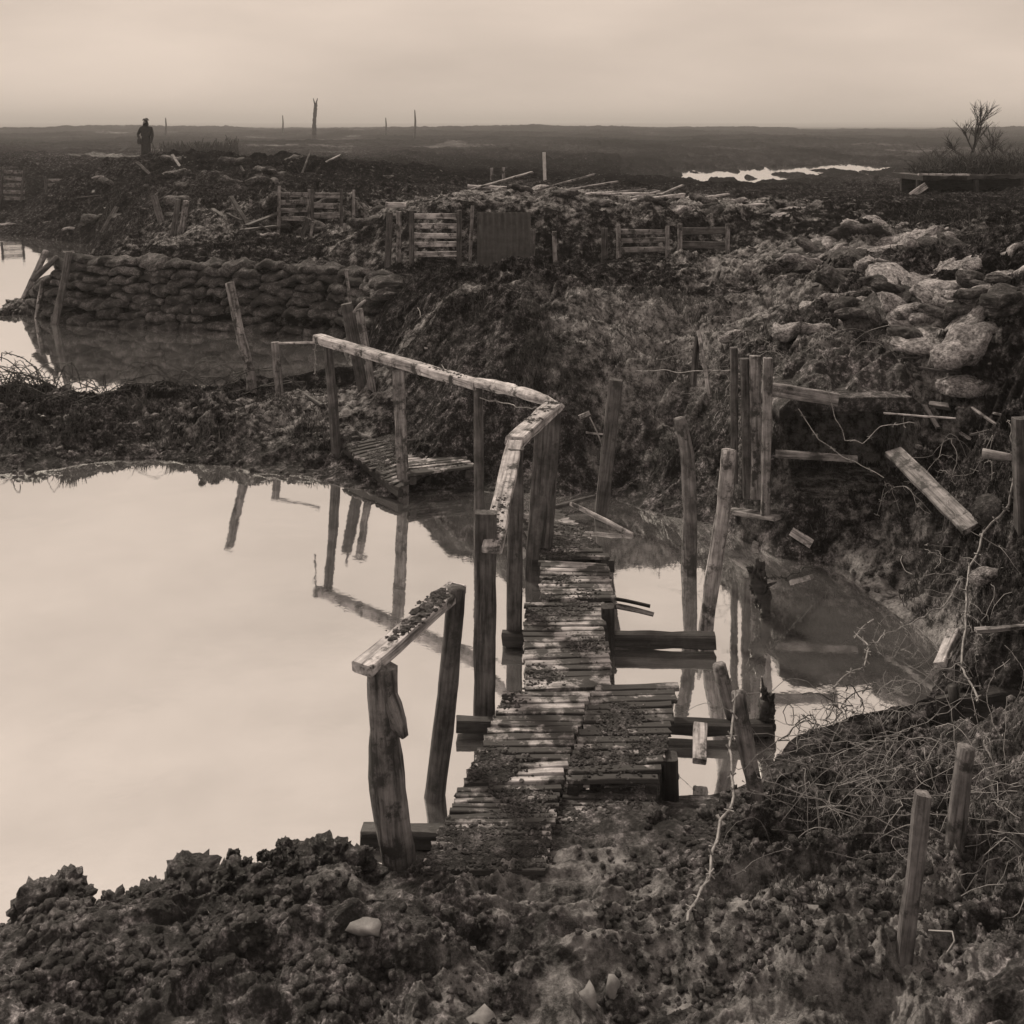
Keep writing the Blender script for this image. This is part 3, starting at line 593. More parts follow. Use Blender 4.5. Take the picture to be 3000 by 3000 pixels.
ff += [(i, k0+i, k0+i+1, i+1) for i in range(nx-1)]+[(j*nx, (j+1)*nx, k0+(j+1)*nx, k0+j*nx) for j in range(ny-1)]+[(j*nx+nx-1, k0+j*nx+nx-1, k0+(j+1)*nx+nx-1, (j+1)*nx+nx-1) for j in range(ny-1)]
mb.add(vv, ff); mb.build('earth_roof', 'mud', None, root)
pb = Vector
beam('lintel', D(2262,1140,7.68), D(2455,1172,7.6), .05, .09, 'postlight', root)
beam('sill_plank', D(2272,1328,7.6), D(2512,1346,7.5), .03, .05, 'postlight', root)
for (bx_, by_), (tx, ty), d_, w_, mt in [((2242,1425), (2250,1048), 7.62, .062, 'postlight'), ((2216,1380), (2212,1042), 7.75, .075, 'postlight'), ((2190,1378), (2182,1050), 7.8, .06, 'post'), ((2152,1335), (2150,1018), 7.9, .05, 'post')]:
    b = D(bx_, by_, d_); t_ = D(tx, ty, d_); beam('prop', b-Vector((0, 0, .2)), t_, w_, .05, mt, root, up=(0, -1, 0))
pl('broad plank leaning on the bank left of the dugout props', (2080,1165), (2048,978), 8.1, 8.5, .10, .03, 'postlight', roll=1.3)
pl('split board standing behind the broad leaning plank', (2030,1130), (2044,985), 8.4, 8.5, .05, .03, 'post', roll=1.3)
# pit
x0, x1, y0, y1 = BOX
root = empty('timber_pit', Vector(((x0+x1)/2, y0, 0))); tag(root, 'dark timber-lined pit at the right edge below the bank', 'pit')
beam('back_board', pb((x0+.06, y1-.03, .0)), pb((x1, y1-.03, .04)), .04, .34, 'wet', root, ragged=.05, rough=.02)
log('prop', [pb((x0+.1, y1-.1, -.2)), pb((x0+.13, y1-.08, .1)), pb((x0+.12, y1-.06, .24))], [.03, .028, .025], 'wet', root)

# ------------------------------------------------------------------ sandbags
def bag_mesh(seed, mat, slump=0.0):
    v = []; f = []; nu, nv = 34, 22
    for i in range(nu+1):
        for j in range(nv):
            a = -math.pi/2+math.pi*i/nu; th = 2*math.pi*j/nv
            sa = math.copysign(abs(math.sin(a))**.7, math.sin(a)); ca = abs(math.cos(a))**.34
            y = math.copysign(abs(math.cos(th))**.75, math.cos(th)); z = math.copysign(abs(math.sin(th))**.75, math.sin(th))
            q_ = Vector((sa*.5, y*ca*.28, z*ca*.19*(1.0 if z > 0 else .8)))
            n_1 = mnoise.noise(q_*3+Vector((seed*3, 0, 0)))*.08+(.35-abs(mnoise.noise(q_*8+Vector((0, seed, 0)))))*.07+mnoise.noise(q_*23+Vector((0, seed, 0)))*.035
            q_ = q_*(1+n_1*1.8); q_.z += slump*mnoise.noise(Vector((q_.x*3, q_.y*3, seed)))+.16
            e_ = {nu-5: .8, nu-4: .62, nu-3: .55, nu-2: .7, nu-1: .95, nu: 1.0}.get(i, 1.0)
            if i >= nu-5: q_.y *= e_*(1+.3*mnoise.noise(q_*11)); q_.z = .16+(q_.z-.16)*e_*.8; q_.x += .018*(i-nu+5)
            v.append(q_)
    for i in range(nu):
        for j in range(nv):
            a = i*nv+j; b = i*nv+(j+1) % nv; f.append((a, a+nv, b+nv, b))
    f.append(tuple(range(nv))); f.append(tuple(range(nu*nv+nv-1, nu*nv-1, -1)))
    return mesh('sandbag', v, f, M[mat])
BG = {k: [bag_mesh(i*1.7+hash(len(k)) % 5, k, sl_) for i in range(n)] for k, n, sl_ in (('sack', 9, .16), ('sackpale', 5, .18), ('sackdark', 7, .2))}
def bag(loc, rz, s_, kind, label, group, tilt=(0, 0)):
    o = bpy.data.objects.new('sandbag', random.choice(BG[kind])); C.objects.link(o)
    o.location = loc; o.rotation_euler = (tilt[0], tilt[1], rz); o.scale = s_ if isinstance(s_, tuple) else (s_,)*3
    return tag(o, label, 'sandbag', group)
path = [P(a, b) for a, b in [(95,918),(160,935),(260,948),(500,960),(800,972),(960,986),(1035,1004),(1075,1045)]]
seg = [0]
for i in range(len(path)-1): seg.append(seg[-1]+(path[i+1]-path[i]).length)
def along(s_):
    for i in range(len(path)-1):
        if s_ <= seg[i+1] or i == len(path)-2:
            t_ = (s_-seg[i])/(seg[i+1]-seg[i]); dr = (path[i+1]-path[i]).normalized(); return path[i].lerp(path[i+1], t_), dr
for row in range(8):
    s_ = .1+(row % 2)*.2+max(0, row-3)*.18; end = seg[-1]-.1
    while s_ < end:
        q_, dr = along(s_); nrm = Vector((-dr.y, dr.x, 0)); 
        if nrm.y < 0: nrm = -nrm
        L_ = random.uniform(.40, .54)
        if random.random() > .05:
            bag(q_+nrm*(.03+row*.045+random.uniform(-.03, .03))+Vector((0, 0, row*.122-.03)), math.atan2(dr.y, dr.x)+random.gauss(0, .08), (L_*1.02, random.uniform(.6, .8), .42*random.uniform(.85, 1.1)), random.choice(['sack', 'sackdark', 'sackdark']), 'sandbag laid in the courses of the wall along the far pond', 'sandbags of the pond wall', (random.gauss(0, .05), random.gauss(0, .05)))
        s_ += L_
# slumped bags on the right bank
hand = [(2835,1045,.50,.5,'sackpale','big pale sandbag tipped on end on the right bank',(.1,-.35)),(2842,1160,.38,.2,'sackpale','torn pale sandbag with an open mouth below the big tipped one',(0,.1)),(2355,1015,.42,-.1,'sackpale','bright flattened sandbag on the slope above the dugout',(0,0)),(2160,1010,.3,.1,'sackpale','small pale sandbag half buried left of the dugout props',(0,0)),
 (2905,1720,.22,.3,'sackpale','small white rag of sandbag on the bank above the pit',(0,0)),(2905,1490,.34,.9,'sackdark','dark fat sandbag on the right bank below the short pale log',(.3,0)),(2600,790,.5,-.9,'sackpale','pale ripped sandbag draped like a sling among the slumped bags',(0,.2))]
for X, Y, s_, rz, kd, lb, tl in hand:
    q_ = place(X, Y); bag(q_-Vector((0, 0, .03)), rz, (s_*1.15, s_, s_*.9), kd, lb, None, tl)
rows = [(2340,790,2520,690,5),(2430,750,2640,650,6),(2600,720,2840,740,6),(2480,830,2700,770,6),(2600,950,2900,900,7),(2420,900,2600,930,4),(2850,840,3000,850,4),(2330,760,2560,640,7),(2380,800,2700,700,8),(2300,830,2480,780,5),(2560,650,2760,720,6),(2700,690,2880,800,6),(2450,860,2760,830,7),(2540,900,2880,870,7),(2500,960,2760,930,5),(2740,800,2990,770,5),(2790,930,3000,860,5),(2650,1000,2760,980,2),(2930,960,3010,900,2),(2200,640,2400,600,5)]
for a, b, c_, d_, n in rows:
    for i in range(n):
        t_ = (i+random.uniform(.2, .8))/n; X = a+(c_-a)*t_; Y = b+(d_-b)*t_+random.uniform(-14, 14); q_ = place(X, Y, 6)
        s_ = random.uniform(.34, .56)
        bag(q_-Vector((0, 0, .09)), random.uniform(-.7, .9), (s_*1.1, s_*random.uniform(.8, 1.3), s_*random.uniform(.5, .85)), random.choice(['sack', 'sackdark', 'sackpale', 'sackpale']), 'slumped sandbag in the collapsed breastwork on the right bank', 'sandbags of the collapsed breastwork', (random.gauss(0, .35), random.gauss(0, .35)))
for i in range(30):
    X = random.uniform(1150, 2180); q_ = D(X, 600, random.uniform(16.5, 20)); q_.z = hz(q_.x, q_.y); s_ = random.uniform(.3, .48)
    bag(q_-Vector((0, 0, .03)), random.gauss(0, .5), (s_*1.1, s_, s_*.8), random.choice(['sack', 'sack', 'sackdark', 'sackpale']), 'sandbag strewn along the top of the timber revetment', 'sandbags along the revetment', (random.gauss(0, .2), random.gauss(0, .2)))
for i in range(28):
    X = random.uniform(240, 1150); Y = random.uniform(455, 700); q_ = place(X, Y, 17); s_ = random.uniform(.45, .8)*(q_.y/24)**.5
    bag(q_-Vector((0, 0, .05)), random.gauss(0, .8), (s_*1.1, s_, s_*.8), random.choice(['sack', 'sackdark', 'sackdark', 'sack']), 'sandbag scattered over the mound below the standing soldier', 'sandbags on the soldier\'s mound', (random.gauss(0, .2), random.gauss(0, .2)))
for X, Y, lb in [(300,520,'bright white sandbag near the left end of the mound'),(575,572,'small white sandbag halfway down the mound'),(212,664,'white scrap of sandbag at the foot of the mound by the water'),(790,712,'white sandbag lying above the pond wall'),(18,665,'pale sandbag at the far left on the low mud shore')]:
    q_ = place(X, Y, 15); bag(q_, .3, (.42*(q_.y/24), .25, .22), 'sackpale', lb, None)

# ------------------------------------------------------------------ timber revetment
def hurdle(label, X0, X1, Y0, Y1, d, n, pw=.07, mat='postlight', lean=0, pmat='post', name='hurdle'):
    root = empty(name, D((X0+X1)/2, Y1, d)); tag(root, label, name.replace('_', ' '))
    for X in (X0, X1): beam('post', D(X+lean, Y1+12, d), D(X, Y0-6, d), pw, pw*.8, pmat, root, up=(0, -1, 0))
    mb = MB(); p0 = D(X0, Y0, d)
    for i in range(n):
        Y = Y0+(Y1-Y0)*(i+.4)/n; hh = (Y1-Y0)/n*.55/F*d
        a = D(X0, Y, d+.05)-p0; b = D(X1, Y+random.uniform(-3, 3), d+.05)-p0
        v, f = beam_geo((b-a).length, hh, .03, seg=.1, rough=.003, seed=random.random()*40); m_ = frame(a, b, (0, -1, 0)); mb.add([m_ @ Vector(q_) for q_ in v], f)
    mb.build('slats', mat, Matrix.Translation(p0), root, False); return root
hurdle('slatted timber hurdle with five pale boards in the middle of the revetment', 1206, 1345, 622, 762, 15.3, 5, mat='plank')
hurdle('small slatted hurdle at the far left beyond the pond', 10, 72, 495, 612, 36, 6, .07, lean=-14)
hurdle('second slatted hurdle at the far left, with both posts leaning', 132, 200, 522, 625, 35, 7, .08, lean=12)
hurdle('plank revetment between two thin posts below the mound', 818, 905, 560, 655, 18.6, 4, .045, pmat='postlight')
hurdle('plank revetment right of the first under the mound', 915, 1000, 560, 650, 18.5, 3, .045, pmat='post')
hurdle('long low plank revetment with paired posts at the right', 1812, 1955, 668, 748, 15.45, 3, .06, pmat='postlight')
hurdle('short dark plank revetment left of the collapsed breastwork', 1992, 2132, 662, 740, 15.5, 2, .06, mat='post', pmat='postlight')
lab = [((1136,762),(1142,622),15.55,.09,'dark broad stake left of the slatted hurdle'),((1168,750),(1168,620),15.5,.07,'pale stake between the dark broad stake and the slatted hurdle'),((1376,785),(1384,602),15.6,.05,'tall thin stake right of the slatted hurdle'),
 ((1560,755),(1562,676),15.4,.07,'squat stake in front of the dark iron sheet'),((1626,760),(1624,678),15.4,.06,'pale squat stake right of the dark iron sheet'),((1770,765),(1772,668),15.5,.09,'broad stake left of the long low revetment'),
 ((738,740),(734,585),19.5,.05,'thin stake on the front of the mound'),((500,745),(522,585),19,.09,'dark beam, left of the leaning pair below the mound'),((522,745),(546,588),19,.10,'pale beam, right of the leaning pair below the mound'),
 ((815,742),(818,545),18.4,.05,'tall thin post left of the plank revetments'),((1036,660),(1036,556),18.4,.05,'thin post at the right end of the plank revetments'),((868,725),(905,640),18,.09,'slanting dark beam below the plank revetments'),((900,735),(918,650),17.6,.05,'slanting pale pole beside the dark beam'),
 ((1008,740),(1010,655),17.5,.05,'short thin stake between mound and hurdle')]
for b_, t_, d_, w_, lb in lab: stake('stake', lb, 'stake', b_, t_, d_, w_, 'postlight' if ('pale' in lb or 'thin' in lb) else 'post', under=.3)
# corrugated iron sheet
v = []; f = []; n = 61; p0 = D(1398, 780, 15.55); wd = (1555-1398)/F*15.55; ht = (780-622)/F*15.55
for i in range(n):
    x = wd*i/(n-1); y = .010*math.sin(i/(n-1)*math.pi*2*9)
    v += [(x, y, -.2), (x, y+.004, ht), (x, y+.008, ht), (x, y+.006, -.2)]
for i in range(n-1):
    a = i*4; f += [(a, a+4, a+5, a+1), (a+1, a+5, a+6, a+2), (a+2, a+6, a+7, a+3)]
tag(link('iron_sheet', mesh('iron_sheet', v, f, M['iron']), Matrix.Translation(p0)), 'dark corrugated iron sheet standing right of the slatted hurdle', 'iron sheet')
pl('short beam laid on the bags above the pale stake', (1130,600), (1190,602), 16.3, 16.3, .08, .08, 'plank', name='beam')
pl('long pale board lying on the ground behind the revetment', (1370,545), (1485,550), 22, 22, .2, .05)
pl('thin plank lying across the strewn bags left of the leaning prop', (1640,560), (1730,575), 19, 18.5, .1, .04)

# left end of the wall: stakes by the water
for b_, t_, d_, w_, lb, mt in [((62,895),(135,735),17.6,.11,'grey pole slanting out over the far pond, leftmost at the wall end','postlight'),((118,800),(168,752),16.8,.09,'short broken dark pole between the two poles at the wall end','post'),((166,925),(202,738),16.2,.11,'upright dark pole at the left end of the sandbag wall','post'),((110,915),(126,820),16.7,.07,'thin pale stake at the waterline between the poles at the wall end','postlight')]:
    stake('pole', lb, 'pole', b_, t_, d_, w_, mt, 'log', under=.15)
mb = MB(); ps = [tuple(D(random.uniform(20, 200), 900, 17.3)*1) for _ in range(60)]
ps = [(a, b+random.uniform(-.3, .5), random.uniform(-.02, .05+.5*max(0, (a+7.6)/1.2))) for a, b, c_ in ps]
clods(mb, ps, [random.uniform(.06, .16) for _ in ps], CLB, .8)
tag(mb.build('earth_heap', 'clod'), 'dark heap of slumped earth at the left end of the sandbag wall', 'earth heap')

# ------------------------------------------------------------------ far things
def person():
    d = 40.0; foot = D(428, 484, d); k = 1.74
    root = empty('person', foot); tag(root, 'soldier in dark greatcoat and cap standing on the mound, one hand at the hip', 'person')
    J = {'pel': (0, 0, .93, .17, .13), 'wa': (0, 0, 1.08, .165, .125), 'ch': (.01, 0, 1.30, .20, .14), 'nk': (.0, -.01, 1.46, .06, .06), 'hd': (-.01, -.02, 1.58, .085, .10), 'ht': (-.01, -.02, 1.68, .07, .085),
         'la': (-.19, 0, 1.38, .07, .07), 'le': (-.31, .02, 1.14, .055, .055), 'lw': (-.22, -.10, .98, .045, .045), 'ra': (.19, 0, 1.38, .07, .07), 're': (.24, 0, 1.12, .055, .055), 'rw': (.22, -.06, .90, .045, .045), 'rh': (.21, -.09, .82, .04, .03), 'lh': (-.14, -.13, .95, .04, .035),
         'lk': (-.10, -.01, .50, .10, .10), 'lf': (-.09, 0, .08, .06, .06), 'lt': (-.10, -.17, .04, .045, .035), 'rk': (.09, -.01, .50, .10, .10), 'rf': (.09, .02, .08, .06, .06), 'rt': (.11, -.15, .04, .045, .035), 'sk': (0, 0, .72, .20, .15)}
    E = ['pel wa', 'wa ch', 'ch nk', 'nk hd', 'hd ht', 'ch la', 'la le', 'le lw', 'lw lh', 'ch ra', 'ra re', 're rw', 'rw rh', 'pel sk', 'sk lk', 'lk lf', 'lf lt', 'sk rk', 'rk rf', 'rf rt']
    ks = list(J); me = bpy.data.meshes.new('body'); me.from_pydata([J[q_][:3] for q_ in ks], [tuple(ks.index(x) for x in e.split()) for e in E], []); me.materials.append(M['cloth'])
    o = link('body', me, Matrix.Translation(foot), root)
    o.modifiers.new('skin', 'SKIN')
    for q_, sv in zip(ks, me.skin_vertices[0].data if me.skin_vertices else []): pass
    if not me.skin_vertices:
        import bmesh as bmm
        b = bmm.new(); b.from_mesh(me); b.verts.layers.skin.verify(); b.to_mesh(me); b.free()
    for i, q_ in enumerate(ks):
        sv = me.skin_vertices[0].data[i]; sv.radius = J[q_][3:5]; sv.use_root = (q_ == 'pel')
    o.modifiers.new('sub', 'SUBSURF').levels = 2; o.modifiers['sub'].render_levels = 2
    # steel cap and face
    v = []; f = []
    for i in range(7):
        a = i/6*math.pi/2; r = .115*math.cos(a) if i else .125
        for j in range(16): th = j/16*2*math.pi; v.append((r*math.cos(th), r*math.sin(th)*1.1, .11*math.sin(a)))
    for i in range(6):
        for j in range(16): f.append((i*16+j, i*16+(j+1) % 16, (i+1)*16+(j+1) % 16, (i+1)*16+j))
    link('helmet', mesh('helmet', v, f, M['iron']), Matrix.Translation(foot+Vector((-.01, -.02, 1.66))), root)
    vv, fv = clod_geo(.05, 3, 2); link('face', mesh('face', vv*np.array([1, .6, 1.2]), fv, M['skin']), Matrix.Translation(foot+Vector((-.03, -.10, 1.60))), root)
    beam('pouch', foot+Vector((-.27, -.12, .88)), foot+Vector((-.12, -.12, .88)), .08, .2, 'wet', root)
person()

def branchy(name, label, cat, base, hgt, mat, seed, r0=.07, spread=.5, kids=3, depth=3, lean=(0, 0), group=None, trunk='trunk'):
    rnd = random.Random(seed); root = empty(name, base); tag(root, label, cat, group)
    tr = MB(); br = MB()
    def grow(p, dr, L, r, lv):
        q1 = p+dr*L*.5+Vector((rnd.gauss(0, .04), rnd.gauss(0, .04), 0))*L; q2 = p+dr*L+Vector((rnd.gauss(0, .08), rnd.gauss(0, .08), 0))*L
        v, f = log_geo([p, q1, q2], [r, r*.8, r*.45], sides=6, rough=.2, seed=rnd.random()*9)
        (tr if lv == 0 else br).add([tuple(x) for x in v], f)
        if lv < depth:
            for _ in range(kids):
                t_ = rnd.uniform(.4, 1); s_ = p.lerp(q2, t_); d2 = (dr+Vector((rnd.gauss(0, spread), rnd.gauss(0, spread), rnd.uniform(-.1, .4)))).normalized()
                grow(s_, d2, L*rnd.uniform(.4, .65), r*.45, lv+1)
    grow(Vector((0, 0, -.1)), Vector((lean[0], lean[1], 1)).normalized(), hgt, r0, 0)
    tr.build(trunk, mat, Matrix.Translation(base), root)
    if br.v: br.build('branches', mat, Matrix.Translation(base), root)
    return root
def far(X, Y, d): q_ = D(X, Y, d); q_.z = hz(q_.x, d)-.1; return q_
b = far(920, 372, 150); tp = D(924, 288, 150).z-b.z
root = empty('dead_tree', b); tag(root, 'tall splintered tree trunk standing alone on the horizon', 'tree')
log('trunk', [b, b+Vector((.05, 0, tp*.5)), b+Vector((.25, 0, tp*.9))], [.35, .25, .22], 'post', root, rough=.3)
log('broken_fork', [b+Vector((.2, 0, tp*.8)), b+Vector((-.1, 0, tp*1.0))], [.14, .05], 'post', root); log('splinter', [b+Vector((.22, 0, tp*.85)), b+Vector((.5, 0, tp*1.0))], [.14, .05], 'post', root)
for X, Y, d_, lb in [(1215,322,170,'thin bare trunk on the horizon right of the splintered one'),(1130,345,200,'faint short trunk on the horizon between the two bare trunks'),(828,338,220,'faint thin pole on the horizon left of the splintered trunk'),(485,345,190,'faint short stump on the horizon behind the soldier')]:
    b = far(X, 372, d_); hh = D(X, Y, d_).z-b.z; root = empty('dead_tree', b); tag(root, lb, 'tree', 'shattered trees on the horizon'); log('trunk', [b, b+Vector((.1, 0, hh*.6)), b+Vector((0, 0, hh))], [.2, .15, .08], 'post', root)
# shrub with shelter on the right
b = place(2835, 500, 20, 40); b = Vector(((2835-1500)/F*28, 28, hz((2835-1500)/F*28, 28)))
branchy('leafless_bush', 'large leafless bush rising above the low shelter at the right', 'bush', b, 1.4, 'darkstem', 5, .05, .5, 7, 3)
for X, sc_, sd_, lb in [(2735,.95,8,'thin leafless bush left of the large bush'),(2900,1.1,9,'leafless bush right of the large bush'),(2960,.8,12,'low leafless bush at the right edge'),(2500,.35,14,'small twiggy bush by the far puddles'),(2570,.35,17,'small upright tuft of twigs right of the far puddles'),(2700,.5,19,'short twiggy bush above the end of the shelter')]:
    q_ = D(X, 500, 28 if X > 2620 else 44); q_.z = hz(q_.x, q_.y); branchy('leafless_bush', lb, 'bush', q_, sc_, 'darkstem', sd_, .026, .6, 7, 3, group='leafless bushes on the right')
root = empty('shelter', D(2830, 570, 23)); tag(root, 'low dark shelter with a pale roof plank at the right', 'shelter')
zz = D(2830, 568, 23).z
q0 = D(2670, 568, 23); q1 = D(3060, 560, 23)
beam('roof', Vector((q0.x, 23.3, zz+.36)), Vector((q1.x, 23.6, zz+.38)), 1.5, .10, 'wet', root, rough=.02)
beam('back_wall', Vector((q0.x+.1, 23.9, zz+.1)), Vector((q1.x, 23.9, zz+.1)), .1, .5, 'wet', root)
beam('roof_plank', Vector((D(2690,520,22.5).x, 22.5, zz+.44)), Vector((D(2840,526,22.5).x, 22.5, zz+.43)), .1, .04, 'plank', root)
for X in (2690, 2860, 3000): q_ = D(X, 570, 22.7); beam('post', Vector((q_.x, 22.7, zz-.2)), Vector((q_.x, 22.7, zz+.32)), .08, .08, 'wet', root, up=(0, -1, 0))
mb = MB()
for _ in range(420):
    x = random.uniform(q0.x+.3, q1.x); yy = random.uniform(22.9, 24.0); e = min(1, (x-q0.x)/1.2); h_ = random.uniform(.15, .55)*e
    a = Vector((x, yy, zz+.40)); bnd = Vector((random.gauss(0, .14), random.gauss(0, .12), h_)); b_ = a+bnd*.5+Vector((random.gauss(0, .04), 0, .02)); c_ = a+bnd
    v, f = log_geo([a, b_, c_], [.012, .009, .005], sides=4, rough=.1); mb.add([tuple(k_) for k_ in v], f)
    for _k in range(3):
        e2 = b_+Vector((random.gauss(0, .12), random.gauss(0, .1), random.uniform(.02, .2))); v, f = log_geo([b_, b_.lerp(e2, .5), e2], [.007, .006, .004], sides=3, rough=.1); mb.add([tuple(k_) for k_ in v], f)
tag(mb.build('roof_brush', 'darkstem'), 'dark thicket of brushwood heaped over the low shelter', 'brush', kind='stuff')
pl('bright board leaning against the end of the low shelter', (2668,574), (2714,543), 22.4, 22.4, .14, .03, up=(0, -1, 0))
stake('stake', 'white stake standing alone on the plain behind the revetment', 'stake', (1596,522), (1594,446), 30, .09, 'whitewood', under=.3)
for X, Y, lb in [(1440,492,'low pale stump left of the white post base'),(1475,490,'small white peg beside the low pale stump')]: stake('stump', lb, 'stump', (X,535), (X,Y), 28, .08, 'postlight', under=.3)
# the dark belt of wire and stakes on the plain behind the mound, and wreckage on the mound
mb = MB()
for _ in range(520):
    X = random.triangular(440, 710, 620); d_ = random.uniform(50, 56); q_ = D(X, 450, d_); q_.z = hz(q_.x, d_)-.05; h_ = random.uniform(.25, .75)*(1.35 if 675 < X < 700 else 1)
    e = q_+Vector((random.gauss(0, .25), random.gauss(0, .2), h_+.25)); m_ = q_.lerp(e, .5)+Vector((random.gauss(0, .1), 0, 0)); v, f = log_geo([q_, m_, e], [.03, .025, .015], sides=4, rough=.1); mb.add([tuple(k_) for k_ in v], f)
tag(mb.build('wire_belt', 'darkstem'), 'dark belt of wire and scrub on the plain behind the mound', 'brush', kind='stuff')
for i in range(26):
    X = random.uniform(260, 1130); Y = random.uniform(480, 690); q_ = place(X, Y, 17); th = random.uniform(0, 3.14); L_ = random.uniform(.25, .85); dv = Vector((math.cos(th), math.sin(th)*.5, random.uniform(-.1, .75))).normalized()*L_
    tag(beam('board', q_-dv*.15, q_+dv, random.uniform(.05, .13), .03, random.choice(['postlight', 'post', 'post']), roll=random.uniform(-.6, .6), ragged=.03), 'broken board sticking out of the mound below the standing soldier', 'board', 'broken boards on the soldier\'s mound')
for i in range(16):
    X = random.uniform(1180, 2150); q_ = D(X, 600, random.uniform(16.8, 19)); q_.z = hz(q_.x, q_.y)+.03; th = random.uniform(-.7, .7); L_ = random.uniform(.4, 1.1); dv = Vector((math.cos(th), math.sin(th), random.uniform(-.05, .3)))*L_
    tag(beam('board', q_, q_+dv, random.uniform(.05, .12), .03, random.choice(['postlight', 'plank']), ragged=.03), 'broken board lying among the bags on top of the revetment', 'board', 'broken boards along the revetment')

# ------------------------------------------------------------------ wire, brush, grass, clods
def tube(mb, pts, r, sides=4):
    n = len(pts); v = []; f = []
    for i, q_ in enumerate(pts):
        tg = (pts[min(i+1, n-1)]-pts[max(i-1, 0)]); tg = tg.normalized() if tg.length > 1e-6 else Vector((1, 0, 0))
        a = tg.cross(Vector((.3, .2, .93))).normalized(); b = tg.cross(a)
        for j in range(sides): th = 2*math.pi*j/sides; v.append(tuple(q_+(a*math.cos(th)+b*math.sin(th))*r))
    for i in range(n-1):
        for j in range(sides): a_ = i*sides+j; b_ = i*sides+(j+1) % sides; f.append((a_, b_, b_+sides, a_+sides))
    mb.add(v, f)
def wob(pts, n=30, amp=.02):
    out = []
    for i in range(len(pts)-1):
        for k in range(n//(len(pts)-1)):
            t_ = k/(n//(len(pts)-1)); out.append(pts[i].lerp(pts[i+1], t_)+mnoise.noise_vector(pts[i].lerp(pts[i+1], t_)*9)*amp)
    out.append(pts[-1]); return out
def wire(label, pts, r=.004, barbs=10, mat='wire', name='barbed_wire', cat='barbed wire', amp=.02):
    mb = MB(); p0 = pts[0].copy(); w = [q_-p0 for q_ in wob(pts, 36, amp)]; tube(mb, w, r)
    for i in range(barbs):
        q_ = w[int((i+.5)/barbs*(len(w)-1))]
        for s_ in range(3):
            e = Vector((random.uniform(-1, 1), random.uniform(-1, 1), random.uniform(-1, 1))).normalized()*.022; tube(mb, [q_-e, q_+e], r*.6, 3)
    return tag(mb.build(name, mat, Matrix.Translation(p0)), label, cat)
wire('twisted barbed wire hanging from the leaning stake down to the foreground mud', [D(2152,2030,4.6), D(2140,2180,4.4), D(2145,2330,4.1), D(2100,2480,3.85), D(2060,2590,3.7), D(2015,2700,3.5)], .006, 14)
wire('barbed wire climbing from the pit up the right bank', [D(2860,2060,5.2), D(2820,1950,5.5), D(2835,1700,6.0), D(2880,1560,6.2), D(2960,1480,6.1), D(2975,1380,6.1)], .007, 12)
wire('kinked barbed wire standing over the right pool', [D(2440,2010,5.2), D(2530,1950,5.4), D(2545,1900,5.5), D(2510,1860,5.6), D(2560,1815,5.7)], .005, 10)
wire('barbed wire trailing from the kinked one up to the right bank', [D(2545,1885,5.5), D(2660,1830,5.8), D(2760,1770,6.0), D(2820,1690,6.1)], .004, 10)
wire('barbed wire from the black snag to the bank', [D(2236,1700,6.55), D(2300,1690,6.7), D(2380,1655,7.0)], .006, 10, 'darkstem')
wire('loose wire looping across the dugout mouth', [D(2340,1200,7.5), D(2400,1290,7.3), D(2480,1340,7.2), D(2590,1400,7.0)], .0028, 5)
wire('thin wire bowed down before the dugout roof', [D(2420,1140,7.5), D(2450,1230,7.4), D(2480,1290,7.3), D(2530,1300,7.2), D(2580,1250,7.2), D(2680,1240,7.1)], .0025, 5)
wire('wire drooping across the bank left of the dugout', [D(1860,1085,8.5), D(1980,1090,8.4), D(2140,1085,8.1), D(2240,1120,7.7)], .004, 4)
wire('thin wire hanging from the far end of the long rail', [D(925,1004,9.5), D(922,1050,9.5), D(920,1095,9.5)], .007, 2)
wire('wire sagging from post to post under the long rail', [D(1405,1165,8.1), D(1500,1190,7.8), D(1600,1200,7.2)], .004, 2)
wire('wire trailing over the grassy bank beyond the leaning posts', [D(1225,900,11.3), D(1240,960,11), D(1260,1020,10.6), D(1310,1090,10)], .005, 3)
wire('curled bright wire in the dark of the right foreground', [D(2720,2725,3.4), D(2790,2730,3.35), D(2795,2760,3.3), D(2775,2790,3.3)], .003, 0, amp=.003)

def tangle(label, name, regs, n, mat, r, group=None, span=.5):
    mb = MB()
    for _ in range(n):
        X0, Y0, X1, Y1 = random.choice(regs); q_ = place(random.uniform(X0, X1), random.uniform(Y0, Y1)); 
        a = random.uniform(0, 6.28); L_ = random.uniform(.3, 1)*span; hh = random.uniform(.05, .3)*span*1.2; pp = []
        k1, k2 = random.uniform(-1.1, 1.1), random.uniform(.2, 1.4)
        for i in range(11):
            t_ = i/10; th = a+k1*t_; pp.append(q_+Vector((math.cos(th)*L_*t_, math.sin(th)*L_*t_*.6, math.sin(math.pi*min(t_*k2, 1))*hh+.01))+Vector((random.gauss(0, .004), random.gauss(0, .004), random.gauss(0, .004))))
        rr_ = r*random.uniform(.6, 1.3); tube(mb, pp, rr_, 3)
        if _ % 3 == 0:
            for q2 in pp[1::2]:
                for _b in range(2):
                    e = Vector((random.uniform(-1, 1), random.uniform(-1, 1), random.uniform(-1, 1))).normalized()*r*9; tube(mb, [q2-e, q2+e], rr_*.7, 3)
    return tag(mb.build(name, mat), label, 'wire tangle' if 'wire' in name else 'brush', kind='stuff')
tangle('mass of dry stems and loose wire tangled over the right foreground bank', 'wire_tangle', [(2200,2080,3000,2500),(2350,2050,2950,2450),(2500,2150,3000,2600)], 210, 'brush', .0015, span=.62)
tangle('dry roots and stems hanging on the right bank', 'dry_brush', [(2600,1300,3000,2050),(2050,1000,2700,1300)], 110, 'brush', .0022, span=.6)
